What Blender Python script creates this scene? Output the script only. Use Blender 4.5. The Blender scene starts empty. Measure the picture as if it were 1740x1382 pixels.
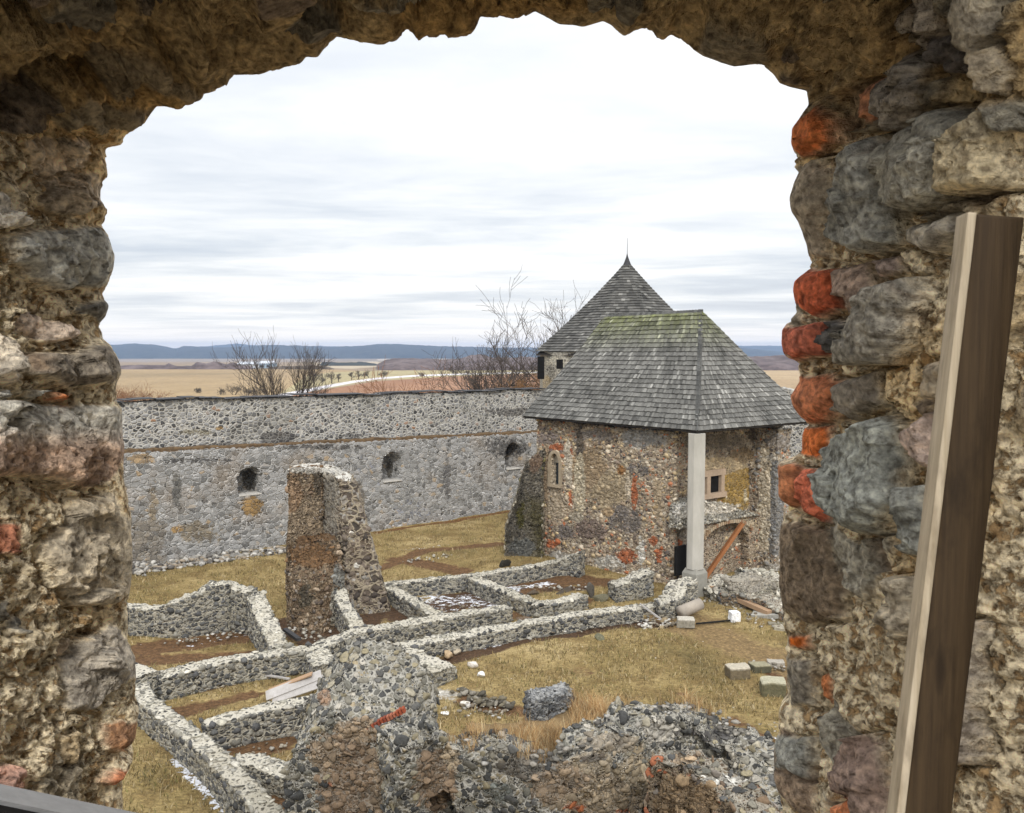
import bpy, math, random
import numpy as np
from mathutils import Vector
R = math.radians
random.seed(7); RNG = np.random.default_rng(7)
SC = bpy.context.scene
COL = SC.collection

# ------------------------------------------------------------------ camera
F = 1450.0; W, H = 1740.0, 1382.0; HOR = 592.0
TH = math.atan((H/2-HOR)/F); CT, ST = math.cos(TH), math.sin(TH)
CAMZ = 10.0
cam = bpy.data.objects.new('camera', bpy.data.cameras.new('camera')); COL.objects.link(cam)
cam.location = (0, 0, CAMZ); cam.rotation_euler = (R(90)-TH, 0, 0)
cam.data.sensor_width = 36; cam.data.lens = F/W*36; cam.data.clip_start = .05; cam.data.clip_end = 30000
cam.data.dof.use_dof = True; cam.data.dof.focus_distance = 12; cam.data.dof.aperture_fstop = 32
SC.camera = cam
# ------------------------------------------------------------------ world, sun, exposure
SUN_EL, SUN_AZ = R(40), R(172)     # thin overcast: the sun a soft bright patch behind the viewer
world = bpy.data.worlds.new("World"); SC.world = world; world.use_nodes = True
sunl = bpy.data.lights.new('sun', 'SUN'); sunl.energy = 1.5; sunl.angle = R(10); sunl.color = (1, .97, .92)
sun = bpy.data.objects.new('sun', sunl); COL.objects.link(sun)
sd = Vector((math.sin(SUN_AZ)*math.cos(SUN_EL), math.cos(SUN_AZ)*math.cos(SUN_EL), math.sin(SUN_EL)))
sun.rotation_euler = sd.to_track_quat('Z', 'Y').to_euler(); sun.location = (0, -20, 60)
SC.view_settings.view_transform = 'Standard'; SC.view_settings.look = 'None'
SC.view_settings.exposure = 0.5; SC.view_settings.gamma = 1
SC.cycles.use_denoising = True; SC.cycles.max_bounces = 6; SC.cycles.diffuse_bounces = 4
SC.cycles.volume_bounces = 0; SC.cycles.volume_max_steps = 64; SC.cycles.sample_clamp_indirect = 6

# ------------------------------------------------------------------ node helpers
def nd(nt, t, ins=None, **props):
    n = nt.nodes.new(t)
    for k, v in props.items(): setattr(n, k, v)
    for k, v in (ins or {}).items():
        s = n.inputs[k]
        if isinstance(v, bpy.types.NodeSocket): nt.links.new(v, s)
        else: s.default_value = v
    return n
def c4(c): return (c[0], c[1], c[2], 1.0)
def mx(nt, fac, a, b, mode='MIX'):
    n = nd(nt, 'ShaderNodeMix', data_type='RGBA', blend_type=mode)
    for i, v in ((0, fac), (6, a), (7, b)):
        if isinstance(v, bpy.types.NodeSocket): nt.links.new(v, n.inputs[i])
        else: n.inputs[i].default_value = v if i == 0 else c4(v)
    return n.outputs[2]
def ma(nt, op, a, b=0.0, c=None):
    n = nd(nt, 'ShaderNodeMath', {0: a, 1: b}, operation=op)
    if c is not None: n.inputs[2].default_value = c
    return n.outputs[0]
def mr(nt, v, a, b, c=0.0, d=1.0):
    return nd(nt, 'ShaderNodeMapRange', {0: v, 1: a, 2: b, 3: c, 4: d}).outputs[0]
def vm(nt, op, a, b, s=None):
    n = nd(nt, 'ShaderNodeVectorMath', {0: a, 1: b}, operation=op)
    if s is not None: n.inputs[3].default_value = s
    return n.outputs[0]
def noi(nt, vec, scale, detail=4.0, rough=.55, out=0):
    return nd(nt, 'ShaderNodeTexNoise', {'Vector': vec, 'Scale': scale, 'Detail': detail, 'Roughness': rough}).outputs[out]
def ramp(nt, fac, stops, interp='LINEAR'):
    n = nd(nt, 'ShaderNodeValToRGB', {0: fac}); e = n.color_ramp.elements; n.color_ramp.interpolation = interp
    while len(e) > 1: e.remove(e[-1])
    e[0].position = stops[0][0]; e[0].color = c4(stops[0][1])
    for p, c in stops[1:]:
        x = e.new(p); x.color = c4(c)
    return n.outputs[0]
def newmat(name):
    m = bpy.data.materials.new(name); m.use_nodes = True
    nt = m.node_tree; b = nt.nodes['Principled BSDF']; b.inputs['Roughness'].default_value = .9
    b.inputs['Specular IOR Level'].default_value = .25
    return m, nt, b
def attr(nt, name): return nd(nt, 'ShaderNodeAttribute', attribute_name=name)
def objco(nt): return nd(nt, 'ShaderNodeTexCoord').outputs['Object']

# world: NISHITA sky under a procedural overcast layer, laid out on a plane overhead
nt = world.node_tree; nt.nodes.clear()
sky = nd(nt, 'ShaderNodeTexSky', sky_type='NISHITA', sun_disc=False, sun_elevation=SUN_EL, sun_rotation=SUN_AZ)
tc = nd(nt, 'ShaderNodeTexCoord').outputs['Generated']
sep = nd(nt, 'ShaderNodeSeparateXYZ', {0: tc})
zz = ma(nt, 'MAXIMUM', sep.outputs[2], 0.0); zz = ma(nt, 'ADD', zz, .035)
cx = ma(nt, 'DIVIDE', sep.outputs[0], zz); cy = ma(nt, 'DIVIDE', sep.outputs[1], zz)
pl = nd(nt, 'ShaderNodeCombineXYZ', {0: cx, 1: ma(nt, 'MULTIPLY', cy, 1.5), 2: 0.0}).outputs[0]
wz = noi(nt, pl, .35, 3, .5, 1)
pl2 = vm(nt, 'ADD', pl, vm(nt, 'SCALE', wz, (0, 0, 0), 1.6))
n1 = noi(nt, pl2, .42, 7, .56); n2 = noi(nt, pl2, .13, 3, .5)
cl = ma(nt, 'ADD', ma(nt, 'MULTIPLY', n1, .7), ma(nt, 'MULTIPLY', n2, .45))
ccol = ramp(nt, cl, [(0.40, (.46, .51, .585)), (.48, (.56, .61, .675)), (.55, (.72, .75, .78)), (.64, (.93, .93, .935))])
hz = mr(nt, sep.outputs[2], -.02, .12, 1.0, 0.0)
ccol = mx(nt, ma(nt, 'MULTIPLY', hz, .6), ccol, (.96, .92, .86))
ccol = mx(nt, mr(nt, sep.outputs[2], 0.0, .03, .8, 0.0), ccol, (1.25, 1.12, .98))
up = mr(nt, sep.outputs[2], .1, .36)
ccol = mx(nt, ma(nt, 'MULTIPLY', up, .5), ccol, (1.02, 1.03, 1.05))
ccol = mx(nt, mr(nt, sep.outputs[2], .45, .8), ccol, (1.5, 1.5, 1.52))
below = mr(nt, sep.outputs[2], -.02, 0.0, 1.0, 0.0)
ccol = mx(nt, below, ccol, (.30, .27, .22))
b1 = nd(nt, 'ShaderNodeBackground', {0: sky.outputs[0], 1: .06}); b2 = nd(nt, 'ShaderNodeBackground', {0: ccol, 1: .9})
ms = nd(nt, 'ShaderNodeMixShader', {0: .93, 1: b1.outputs[0], 2: b2.outputs[0]})
nd(nt, 'ShaderNodeOutputWorld', {0: ms.outputs[0]})

# ------------------------------------------------------------------ projection helpers (photo pixel -> place)
def ray(px, py):
    a, b = (px-W/2)/F, (H/2-py)/F
    return Vector((a, CT+b*ST, -ST+b*CT))
def at(px, py, z=0.0):
    d = ray(px, py); t = (z-CAMZ)/d.z; return Vector((d.x*t, d.y*t, z))
def aty(px, py, y):
    d = ray(px, py); t = y/d.y; return Vector((d.x*t, y, CAMZ+d.z*t))
def proj(P):
    P = np.asarray(P, float); z = P[:, 2]-CAMZ; y = P[:, 1]
    d = y*CT-z*ST; u = y*ST+z*CT
    return W/2+F*P[:, 0]/d, H/2-F*u/d

# ------------------------------------------------------------------ numpy noise
def hsh(i, j, k, s=0):
    i = i.astype(np.uint32); j = j.astype(np.uint32); k = k.astype(np.uint32)
    h = i*np.uint32(374761393)+j*np.uint32(668265263)+k*np.uint32(2147483647 & 1274126177)+np.uint32((s*362437+12345) & 0xffffffff)
    h = (h ^ (h >> np.uint32(13)))*np.uint32(1274126177); h ^= h >> np.uint32(16)
    h = h*np.uint32(2246822519); h ^= h >> np.uint32(15)
    return h.astype(np.float64)/4294967295.0
def vno(P, s=0):
    I = np.floor(P).astype(np.int64); f = P-I; f = f*f*(3-2*f); r = 0
    for a in (0, 1):
        for b in (0, 1):
            for c in (0, 1):
                w = (f[:, 0] if a else 1-f[:, 0])*(f[:, 1] if b else 1-f[:, 1])*(f[:, 2] if c else 1-f[:, 2])
                r = r+w*hsh(I[:, 0]+a, I[:, 1]+b, I[:, 2]+c, s)
    return r
def fbm(P, sc=1.0, o=4, s=0, g=.5):
    P = np.asarray(P, float)*sc; r = 0; a = 1; t = 0
    for k in range(o):
        r = r+a*vno(P+17.3*k, s+k); t += a; a *= g; P = P*2.03
    return r/t-.5
def worley(P, s=0):
    I = np.floor(P).astype(np.int64); n = len(P)
    f1 = np.full(n, 9.); f2 = np.full(n, 9.); idv = np.zeros(n)
    for a in (-1, 0, 1):
        for b in (-1, 0, 1):
            for c in (-1, 0, 1):
                i, j, k = I[:, 0]+a, I[:, 1]+b, I[:, 2]+c
                q = np.stack([i+.15+.7*hsh(i, j, k, s), j+.15+.7*hsh(i, j, k, s+1), k+.15+.7*hsh(i, j, k, s+2)], 1)
                d = np.sqrt(((P-q)**2).sum(1)); h = hsh(i, j, k, s+3)
                n1 = d < f1; f2 = np.where(n1, f1, np.minimum(f2, d)); idv = np.where(n1, h, idv); f1 = np.where(n1, d, f1)
    return f1, f2, idv
def facets(P, sc, s, k):
    """broken-stone relief: every cell is a flat plane with a tilt of its own"""
    Q = P*sc; I = np.floor(Q).astype(np.int64); f1 = np.full(len(Q), 9.); out = np.zeros(len(Q))
    for a in (-1, 0, 1):
        for b in (-1, 0, 1):
            for c in (-1, 0, 1):
                i, j, l = I[:, 0]+a, I[:, 1]+b, I[:, 2]+c; q = np.stack([i+hsh(i, j, l, s), j+hsh(i, j, l, s+1), l+hsh(i, j, l, s+2)], 1)
                e = Q-q; d = (e**2).sum(1); g = np.stack([hsh(i, j, l, s+3), hsh(i, j, l, s+4), hsh(i, j, l, s+5)], 1)-.5; v = (e*g).sum(1)*2+(hsh(i, j, l, s+6)-.5)*.5
                n_ = d < f1; out = np.where(n_, v, out); f1 = np.where(n_, d, f1)
    return out*k/sc
def sst(x, a, b):
    t = np.clip((x-a)/(b-a), 0, 1); return t*t*(3-2*t)

# ------------------------------------------------------------------ object helpers
def tag(o, label=None, cat=None, group=None, kind=None):
    if label: o['label'] = label
    if cat: o['category'] = cat
    if group: o['group'] = group
    if kind: o['kind'] = kind
    return o
def empty(name, loc, label, cat, group=None):
    o = bpy.data.objects.new(name, None); COL.objects.link(o); o.location = loc; o.empty_display_size = .3
    return tag(o, label, cat, group)
def mesh(name, V, Fc, mat, parent=None, loc=None, smooth=True, attrs=None, label=None):
    V = np.asarray(V, float)
    if parent is not None: org = np.array(parent_org(parent))
    elif loc is not None: org = np.array(loc)
    else: org = np.array([V[:, 0].mean(), V[:, 1].mean(), V[:, 2].min()])
    me = bpy.data.meshes.new(name); Vl = (V-org).astype(np.float32)
    if isinstance(Fc, np.ndarray):
        k = Fc.shape[1]; nf = len(Fc)
        me.vertices.add(len(V)); me.vertices.foreach_set('co', Vl.ravel())
        me.loops.add(nf*k); me.loops.foreach_set('vertex_index', Fc.astype(np.int32).ravel())
        me.polygons.add(nf); me.polygons.foreach_set('loop_start', np.arange(0, nf*k, k, dtype=np.int32))
        me.update(calc_edges=True); me.validate()
    else: me.from_pydata(Vl.tolist(), [], [list(f) for f in Fc])
    if smooth: me.polygons.foreach_set('use_smooth', np.ones(len(me.polygons), bool))
    for nme, a in (attrs or {}).items():
        a = np.asarray(a, np.float32)
        if a.ndim == 1: me.attributes.new(nme, 'FLOAT', 'POINT').data.foreach_set('value', a)
        else: me.attributes.new(nme, 'FLOAT_COLOR', 'POINT').data.foreach_set('color', a.ravel())
    me.materials.append(mat)
    o = bpy.data.objects.new(name, me); COL.objects.link(o)
    if parent is not None: o.parent = parent
    else: o.location = org
    if label: o['label'] = label
    return o
def parent_org(p):
    v = Vector(p.location)
    return (v+Vector(parent_org(p.parent))) if p.parent else v
def gridfaces(nu, nv, off=0):
    i = np.arange(nu-1)[:, None]*nv+np.arange(nv-1)[None, :]
    return (np.stack([i, i+nv, i+nv+1, i+1], -1).reshape(-1, 4)+off)
class MB:
    def __init__(s): s.v = []; s.f = []; s.c = []
    def add(s, V, Fc, col=None):
        o = len(s.v); s.v += [tuple(p) for p in V]; s.f += [tuple(i+o for i in f) for f in Fc]
        if col is not None: s.c += [tuple(col)+(1,)]*len(V)
    def box(s, c, dx, dy, dz, X=None, Y=None, Z=None, col=None):   # half extents along the axes X, Y, Z
        X = Vector(X or (1, 0, 0)); Y = Vector(Y or (0, 1, 0)); Z = Vector(Z or (0, 0, 1)); c = Vector(c)
        V = [c+X*(a*dx)+Y*(b*dy)+Z*(e*dz) for e in (-1, 1) for b in (-1, 1) for a in (-1, 1)]
        s.add(V, [(0, 2, 3, 1), (4, 5, 7, 6), (0, 1, 5, 4), (2, 6, 7, 3), (0, 4, 6, 2), (1, 3, 7, 5)], col)
    def tube(s, pts, rad, k=6):
        ring = []
        n = len(pts)
        for i in range(n):
            t = (Vector(pts[min(i+1, n-1)])-Vector(pts[max(i-1, 0)])).normalized()
            a = t.cross(Vector((.3, .2, 1)).normalized()); 
            if a.length < .05: a = t.cross(Vector((1, 0, 0)))
            a.normalize(); b = t.cross(a)
            ring.append([Vector(pts[i])+(a*math.cos(6.2832*j/k)+b*math.sin(6.2832*j/k))*rad[i] for j in range(k)])
        V = [p for r in ring for p in r]; Fc = []
        for i in range(n-1):
            for j in range(k): Fc.append((i*k+j, i*k+(j+1) % k, (i+1)*k+(j+1) % k, (i+1)*k+j))
        Fc.append(tuple(range(k))[::-1]); Fc.append(tuple((n-1)*k+j for j in range(k)))
        s.add(V, Fc)
    def build(s, name, mat, parent=None, smooth=False, loc=None, label=None):
        return mesh(name, np.array([tuple(p) for p in s.v]), s.f, mat, parent, loc, smooth, {'col': np.array(s.c)} if len(s.c) == len(s.v) and s.c else None, label)

# ------------------------------------------------------------------ materials
def masonry(name, scale, stretch, stones, mortar, mw=.09, disp=.03, cap=None, stain=(.10, .07, .045), stn=.25, fine=.5, capgrow=.12, mix2=1.0, jn=1.7):
    m, nt, b = newmat(name); co = objco(nt)
    wn = noi(nt, co, scale*1.1, 3, .6, 1)
    wv = vm(nt, 'SCALE', vm(nt, 'SUBTRACT', wn, (.5, .5, .5)), (0, 0, 0), .42/scale)
    v = vm(nt, 'MULTIPLY', vm(nt, 'ADD', co, wv), (1, 1, stretch))
    ve = nd(nt, 'ShaderNodeTexVoronoi', {'Vector': v, 'Scale': scale, 'Randomness': .95}, feature='DISTANCE_TO_EDGE').outputs[0]
    vc = nd(nt, 'ShaderNodeTexVoronoi', {'Vector': v, 'Scale': scale, 'Randomness': .95}, feature='F1').outputs[1]
    v2 = vm(nt, 'ADD', v, (7.3, 1.7, 4.1))
    ve2 = nd(nt, 'ShaderNodeTexVoronoi', {'Vector': v2, 'Scale': scale*1.75, 'Randomness': 1.0}, feature='DISTANCE_TO_EDGE').outputs[0]
    vc2 = nd(nt, 'ShaderNodeTexVoronoi', {'Vector': v2, 'Scale': scale*1.75, 'Randomness': 1.0}, feature='F1').outputs[1]
    sel = ma(nt, 'MULTIPLY', mr(nt, noi(nt, co, scale*.33, 3, .6), .50, .53), mix2)
    ve = nd(nt, 'ShaderNodeMix', {0: sel, 2: ve, 3: ve2}).outputs[0]; vc = mx(nt, sel, vc, vc2)
    rc = nd(nt, 'ShaderNodeSeparateColor', {0: vc}); r1, r2 = rc.outputs[0], rc.outputs[1]
    fn = noi(nt, co, scale*6, 5, .65); bg = noi(nt, co, .45, 4, .6); bg2 = noi(nt, co, 1.3, 4, .6)
    capf = attr(nt, 'cap').outputs['Fac']
    d = ma(nt, 'SUBTRACT', ve, ma(nt, 'MULTIPLY', ma(nt, 'SUBTRACT', fn, .5), mw*jn))
    wide = ma(nt, 'MULTIPLY', ma(nt, 'SUBTRACT', r2, .35), mw*(.5+.6*jn))      # some stones sit deeper under the mortar
    d = ma(nt, 'SUBTRACT', d, wide); d = ma(nt, 'SUBTRACT', d, ma(nt, 'MULTIPLY', capf, capgrow))
    sm = mr(nt, d, mw*.55, mw*1.25)
    sc = ramp(nt, r1, stones)
    sc = mx(nt, 1.0, sc, ramp(nt, fn, [(.25, (1-fine,)*3), (.5, (1, 1, 1)), (.75, (1+fine*.7,)*3)]), 'MULTIPLY')
    mo = mx(nt, bg2, mortar, tuple(x*.62 for x in mortar))
    mo = mx(nt, 1.0, mo, ramp(nt, noi(nt, co, scale*9, 4, .7), [(.3, (.62, .6, .56)), (.5, (1, 1, 1)), (.75, (1.12, 1.12, 1.1))]), 'MULTIPLY')
    if cap: mo = mx(nt, capf, mo, mx(nt, fn, cap, tuple(x*.7 for x in cap)))
    base = mx(nt, sm, mo, sc)
    base = mx(nt, mr(nt, bg, .5, .72, 0, stn*2), base, stain, 'MIX')
    pa = attr(nt, 'patch'); pal = pa.outputs['Alpha']
    pm = ma(nt, 'ADD', pal, ma(nt, 'MULTIPLY', ma(nt, 'SUBTRACT', noi(nt, vm(nt, 'ADD', co, vm(nt, 'SCALE', vc, (0, 0, 0), .10)), 3.2, 9, .72), .5), 2.2))
    pm = mr(nt, pm, .46, .58); pm = ma(nt, 'MULTIPLY', pm, mr(nt, pal, .02, .14, 0.0, .96))
    pcol = mx(nt, 1.0, pa.outputs['Color'], ramp(nt, fn, [(.25, (.5, .5, .5)), (.5, (.95, .95, .95)), (.75, (1.35, 1.35, 1.35))]), 'MULTIPLY')
    pcol = mx(nt, 1.0, pcol, ramp(nt, r1, [(0, (.62, .62, .64)), (.5, (.95, .95, .95)), (1, (1.25, 1.22, 1.18))]), 'MULTIPLY')
    pcol = mx(nt, ma(nt, 'MULTIPLY', ma(nt, 'SUBTRACT', 1.0, sm), .28), pcol, mo)
    base = mx(nt, pm, base, pcol)
    nt.links.new(base, b.inputs['Base Color'])
    hgt = ma(nt, 'ADD', ma(nt, 'MULTIPLY', mr(nt, d, 0.0, mw*2.2), ma(nt, 'ADD', .6, ma(nt, 'MULTIPLY', r2, .8))), ma(nt, 'MULTIPLY', fn, .55))
    hgt = ma(nt, 'ADD', hgt, ma(nt, 'MULTIPLY', bg2, .8))
    dn = nd(nt, 'ShaderNodeDisplacement', {'Height': hgt, 'Midlevel': 1.2, 'Scale': disp})
    nt.links.new(dn.outputs[0], nt.nodes['Material Output'].inputs['Displacement'])
    m.displacement_method = 'BOTH'
    return m
def plain(name, c, c2=None, sc=8, rough=.85, bump=.02, stretch=(1, 1, 1), metal=0):
    m, nt, b = newmat(name); co = vm(nt, 'MULTIPLY', objco(nt), stretch)
    f = noi(nt, co, sc, 6, .62)
    g = noi(nt, co, sc*.17, 3, .5)
    col = mx(nt, mr(nt, f, .32, .68), c, c2 or tuple(x*.6 for x in c))
    col = mx(nt, mr(nt, g, .35, .65, 0, .4), col, tuple(x*.55 for x in c))
    nt.links.new(col, b.inputs['Base Color']); b.inputs['Roughness'].default_value = rough; b.inputs['Metallic'].default_value = metal
    if bump:
        bn = nd(nt, 'ShaderNodeBump', {'Height': f, 'Strength': .8, 'Distance': bump}); nt.links.new(bn.outputs[0], b.inputs['Normal'])
    return m
def colmat(name, rough=.9, sc=20, bump=.004, stretch=(1, 1, 1), var=.35):     # colour from the mesh's 'col' attribute, broken up by noise
    m, nt, b = newmat(name); co = vm(nt, 'MULTIPLY', objco(nt), stretch); f = noi(nt, co, sc, 7, .68)
    col = mx(nt, 1.0, attr(nt, 'col').outputs['Color'], ramp(nt, f, [(.3, (1-var,)*3), (.5, (1, 1, 1)), (.7, (1+var*.8,)*3)]), 'MULTIPLY')
    nt.links.new(col, b.inputs['Base Color']); b.inputs['Roughness'].default_value = rough
    bn = nd(nt, 'ShaderNodeBump', {'Height': f, 'Strength': 1, 'Distance': bump}); nt.links.new(bn.outputs[0], b.inputs['Normal'])
    return m
GREY = [(0, (.06, .06, .06)), (.2, (.17, .17, .18)), (.5, (.27, .275, .29)), (.8, (.36, .36, .36)), (1, (.45, .44, .41))]
M_curl = masonry('curtain_lower_masonry', 3.2, 1.45, [(0, (.15, .148, .142)), (.25, (.25, .248, .24)), (.6, (.325, .322, .315)), (.93, (.40, .395, .385)), (1, (.38, .29, .19))],
                 (.66, .65, .63), .045, .07, cap=(.15, .10, .05), stain=(.30, .20, .10), stn=.18, mix2=0, jn=.9, fine=.4)
M_curu = masonry('curtain_upper_masonry', 4.6, 1.25, [(0, (.05, .05, .05)), (.3, (.15, .15, .15)), (.6, (.27, .27, .27)), (.95, (.36, .355, .34)), (1, (.30, .15, .07))],
                 (.60, .58, .53), .10, .045, stain=(.16, .15, .12), stn=.2, mix2=0, jn=.8)
M_low = masonry('low_wall_masonry', 8, 1.35, [(0, (.04, .04, .04)), (.3, (.10, .10, .095)), (.6, (.20, .195, .175)), (.85, (.31, .295, .25)), (1, (.40, .37, .30))],
                (.50, .465, .38), .12, .04, cap=(.60, .565, .475), stain=(.24, .205, .13), stn=.25, capgrow=.11, mix2=.0, jn=1.0)
M_ruin = masonry('brown_ruin_masonry', 11, 1.7, [(0, (.05, .042, .035)), (.3, (.15, .11, .075)), (.6, (.25, .19, .13)), (.92, (.34, .27, .19)), (1, (.40, .10, .035))],
                 (.52, .43, .31), .075, .055, cap=(.5, .46, .38), stain=(.14, .09, .05), stn=.3)
M_white = masonry('white_mortar_masonry', 8.5, 1.2, [(0, (.03, .03, .03)), (.3, (.10, .10, .095)), (.55, (.20, .19, .155)), (.8, (.33, .30, .23)), (.93, (.40, .33, .22)), (1, (.32, .27, .17))],
                  (.66, .635, .57), .13, .05, cap=(.50, .48, .42), stain=(.20, .17, .12), stn=.3, capgrow=.02)
M_pier = masonry('pier_masonry', 2.9, 1.3, [(0, (.065, .055, .045)), (.4, (.12, .095, .075)), (.8, (.22, .18, .14)), (1, (.33, .32, .30))],
                 (.40, .34, .25), .08, .05, cap=(.66, .64, .58), stain=(.17, .11, .06), stn=.25)
M_rub = masonry('rubble_core', 6.5, 1.2, [(0, (.05, .035, .025)), (.4, (.17, .115, .07)), (.8, (.29, .215, .14)), (1, (.38, .33, .26))],
                (.33, .25, .16), .07, .10, cap=(.20, .12, .06), stain=(.15, .085, .04), stn=.35)
M_chap = masonry('chapel_masonry', 5.8, 1.25, [(0, (.05, .045, .045)), (.2, (.16, .13, .11)), (.45, (.32, .25, .18)), (.7, (.40, .33, .25)), (.88, (.50, .45, .37)), (.94, (.46, .16, .07)), (1, (.50, .20, .09))],
                 (.66, .56, .42), .085, .06, stain=(.17, .11, .06), stn=.2)
M_moss = masonry('mossy_buttress', 8, 1.1, [(0, (.06, .055, .05)), (.5, (.17, .15, .12)), (1, (.30, .27, .21))], (.40, .37, .31), .06, .11, stain=(.10, .085, .02), stn=.5)
M_tower = masonry('tower_masonry', 3.4, 1.2, [(0, (.11, .10, .09)), (.5, (.26, .24, .20)), (1, (.40, .37, .31))], (.60, .56, .47), .10, .03)

M_bed = colmat('bedded_stone', .92, 16, .02, (1, 1, 1), .42)
# ------------------------------------------------------------------ dense wall builder
def resample(pts, res):
    pts = [Vector(p) for p in pts]; out = [pts[0]]
    for a, b in zip(pts, pts[1:]):
        n = max(1, int(round((b-a).to_2d().length/res)))
        for k in range(1, n+1): out.append(a.lerp(b, k/n))
    return out
def patches_of(V, patches):
    """patches: (px, py, rx, ry, (r,g,b), strength) laid on the wall where the photo has them; returns the patch attribute"""
    px, py = proj(V); col = np.zeros((len(V), 4)); wob = fbm(V, 2.2, 3, 5)*.5
    for (cx, cy, rx, ry, c, s) in patches:
        q = 1-np.sqrt(((px-cx)/rx)**2+((py-cy)/ry)**2)+wob
        a = np.clip(q*1.6, 0, 1)*s*1.25; w = a > col[:, 3]
        col[w, :3] = c; col[w, 3] = a[w]
    return col
def wallgeo(path, width, zb=0.0, res=.05, batter=0.0, crumble=.06, lump=.04, niches=(), seed=0, closed_ends=True, edge=.06, blocky=0.0, bf=5.0, tslope=0.0):
    """path: (x, y, ztop) points. niches: (dist, z0, z1, halfwidth, depth, side, arched)"""
    P = resample(path, res); n = len(P)
    A = np.array([tuple(p) for p in P]); d = np.gradient(A[:, :2], axis=0)
    d /= np.linalg.norm(d, axis=1)[:, None]+1e-9
    k = 5
    if len(path) > 2:
        dd = np.stack([np.convolve(np.pad(d[:, i], k, 'edge'), np.ones(2*k+1)/(2*k+1), 'valid') for i in (0, 1)], 1); d = dd/np.linalg.norm(dd, axis=1)[:, None]
    nrm = np.stack([-d[:, 1], d[:, 0]], 1)
    cs = np.concatenate([[0], np.cumsum(np.linalg.norm(np.diff(A[:, :2], axis=0), axis=1))])
    hmax = A[:, 2].max()-zb; nh = max(3, int(hmax/res)); nw = max(3, int(width/res))
    tv = np.linspace(0, 1, nh+1); tw = np.linspace(1, -1, nw+1)[1:-1]
    lat = np.concatenate([np.ones(nh+1), tw, -np.ones(nh+1)]); vert = np.concatenate([tv, np.ones(len(tw)), tv[::-1]])
    top = np.concatenate([np.zeros(nh+1), np.ones(len(tw)), np.zeros(nh+1)]); top[nh] = .5; top[nh+len(tw)+1] = .5
    nv = len(lat); ztop = A[:, 2]+0.0
    q = np.stack([cs, np.full(n, seed*3.7), np.zeros(n)], 1)
    ztop = ztop+crumble*2*(fbm(q, 1.3, 3, seed)+.6*(np.floor(fbm(q, 2.3, 2, seed+3)*8)/8))
    Z = zb+(ztop[:, None]-zb)*vert[None, :]
    Z = Z-tslope*(1-lat)[None, :]/2*vert[None, :]**3
    if edge: Z -= (np.abs(lat)[None, :] > .99)*(vert[None, :] > .99)*edge*.5
    hw = width/2*(1+batter*(1-vert))
    off = lat[None, :]*hw[None, :]*np.ones((n, 1))
    L = [0.0]*0
    rows_x = A[:, 0][:, None]+nrm[:, 0][:, None]*off; rows_y = A[:, 1][:, None]+nrm[:, 1][:, None]*off
    for (ds, z0, z1, hwid, dep, side, arch) in niches:
        du = np.abs(cs[:, None]-ds); zt = z1
        if arch:
            spring = z1-hwid; inside = (du < hwid) & (Z > z0) & ((Z < spring) | ((du**2+(Z-spring)**2) < hwid**2))
        else: inside = (du < hwid) & (Z > z0) & (Z < z1)
        inside &= (np.sign(lat)[None, :] == side) & (np.abs(lat)[None, :] > .99)
        rows_x -= inside*nrm[:, 0][:, None]*side*dep; rows_y -= inside*nrm[:, 1][:, None]*side*dep
    ncap = np.zeros((n, nv))+top[None, :]
    if closed_ends:
        K = max(2, nw//2)
        def endr(i, sgn):
            xs, ys, zs, cp = [], [], [], []
            for j in range(1, K+1):
                s = 1-j/K
                xs.append(A[i, 0]+nrm[i, 0]*off[i]*s); ys.append(A[i, 1]+nrm[i, 1]*off[i]*s); zs.append(Z[i]); cp.append(top*.0)
            return [np.array(v) for v in (xs, ys, zs, cp)]
        a = [v[::-1] for v in endr(0, -1)]; b = endr(n-1, 1)
        rows_x = np.vstack([a[0], rows_x, b[0]]); rows_y = np.vstack([a[1], rows_y, b[1]]); Z = np.vstack([a[2], Z, b[2]]); ncap = np.vstack([a[3], ncap, b[3]])
    V = np.stack([rows_x, rows_y, Z], -1).reshape(-1, 3); nu = len(rows_x)
    o = np.stack([fbm(V, 1.1, 4, seed+10), fbm(V, 1.1, 4, seed+20), fbm(V, 1.4, 4, seed+30)], 1)*lump*2.4
    o += np.stack([fbm(V, 5, 2, seed+40), fbm(V, 5, 2, seed+50), fbm(V, 5, 2, seed+60)], 1)*lump*.9
    o[:, 2] *= np.clip((V[:, 2]-zb)/.3, 0, 1)
    if blocky:
        w1, w2, wid = worley(V*np.array((bf, bf, bf*1.3))+fbm(V, 3, 2, seed)[:, None]*.8, seed+5)
        o += (np.stack([(wid*13.7) % 1, (wid*37.1) % 1, (wid*71.3) % 1], 1)-.5)*blocky*sst(w2-w1, .0, .25)[:, None]*np.clip((V[:, 2]-zb)/.2, 0, 1)[:, None]
    cap = ncap.reshape(-1)
    return V+o, gridfaces(nu, nv), cap
_PR = {}
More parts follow.
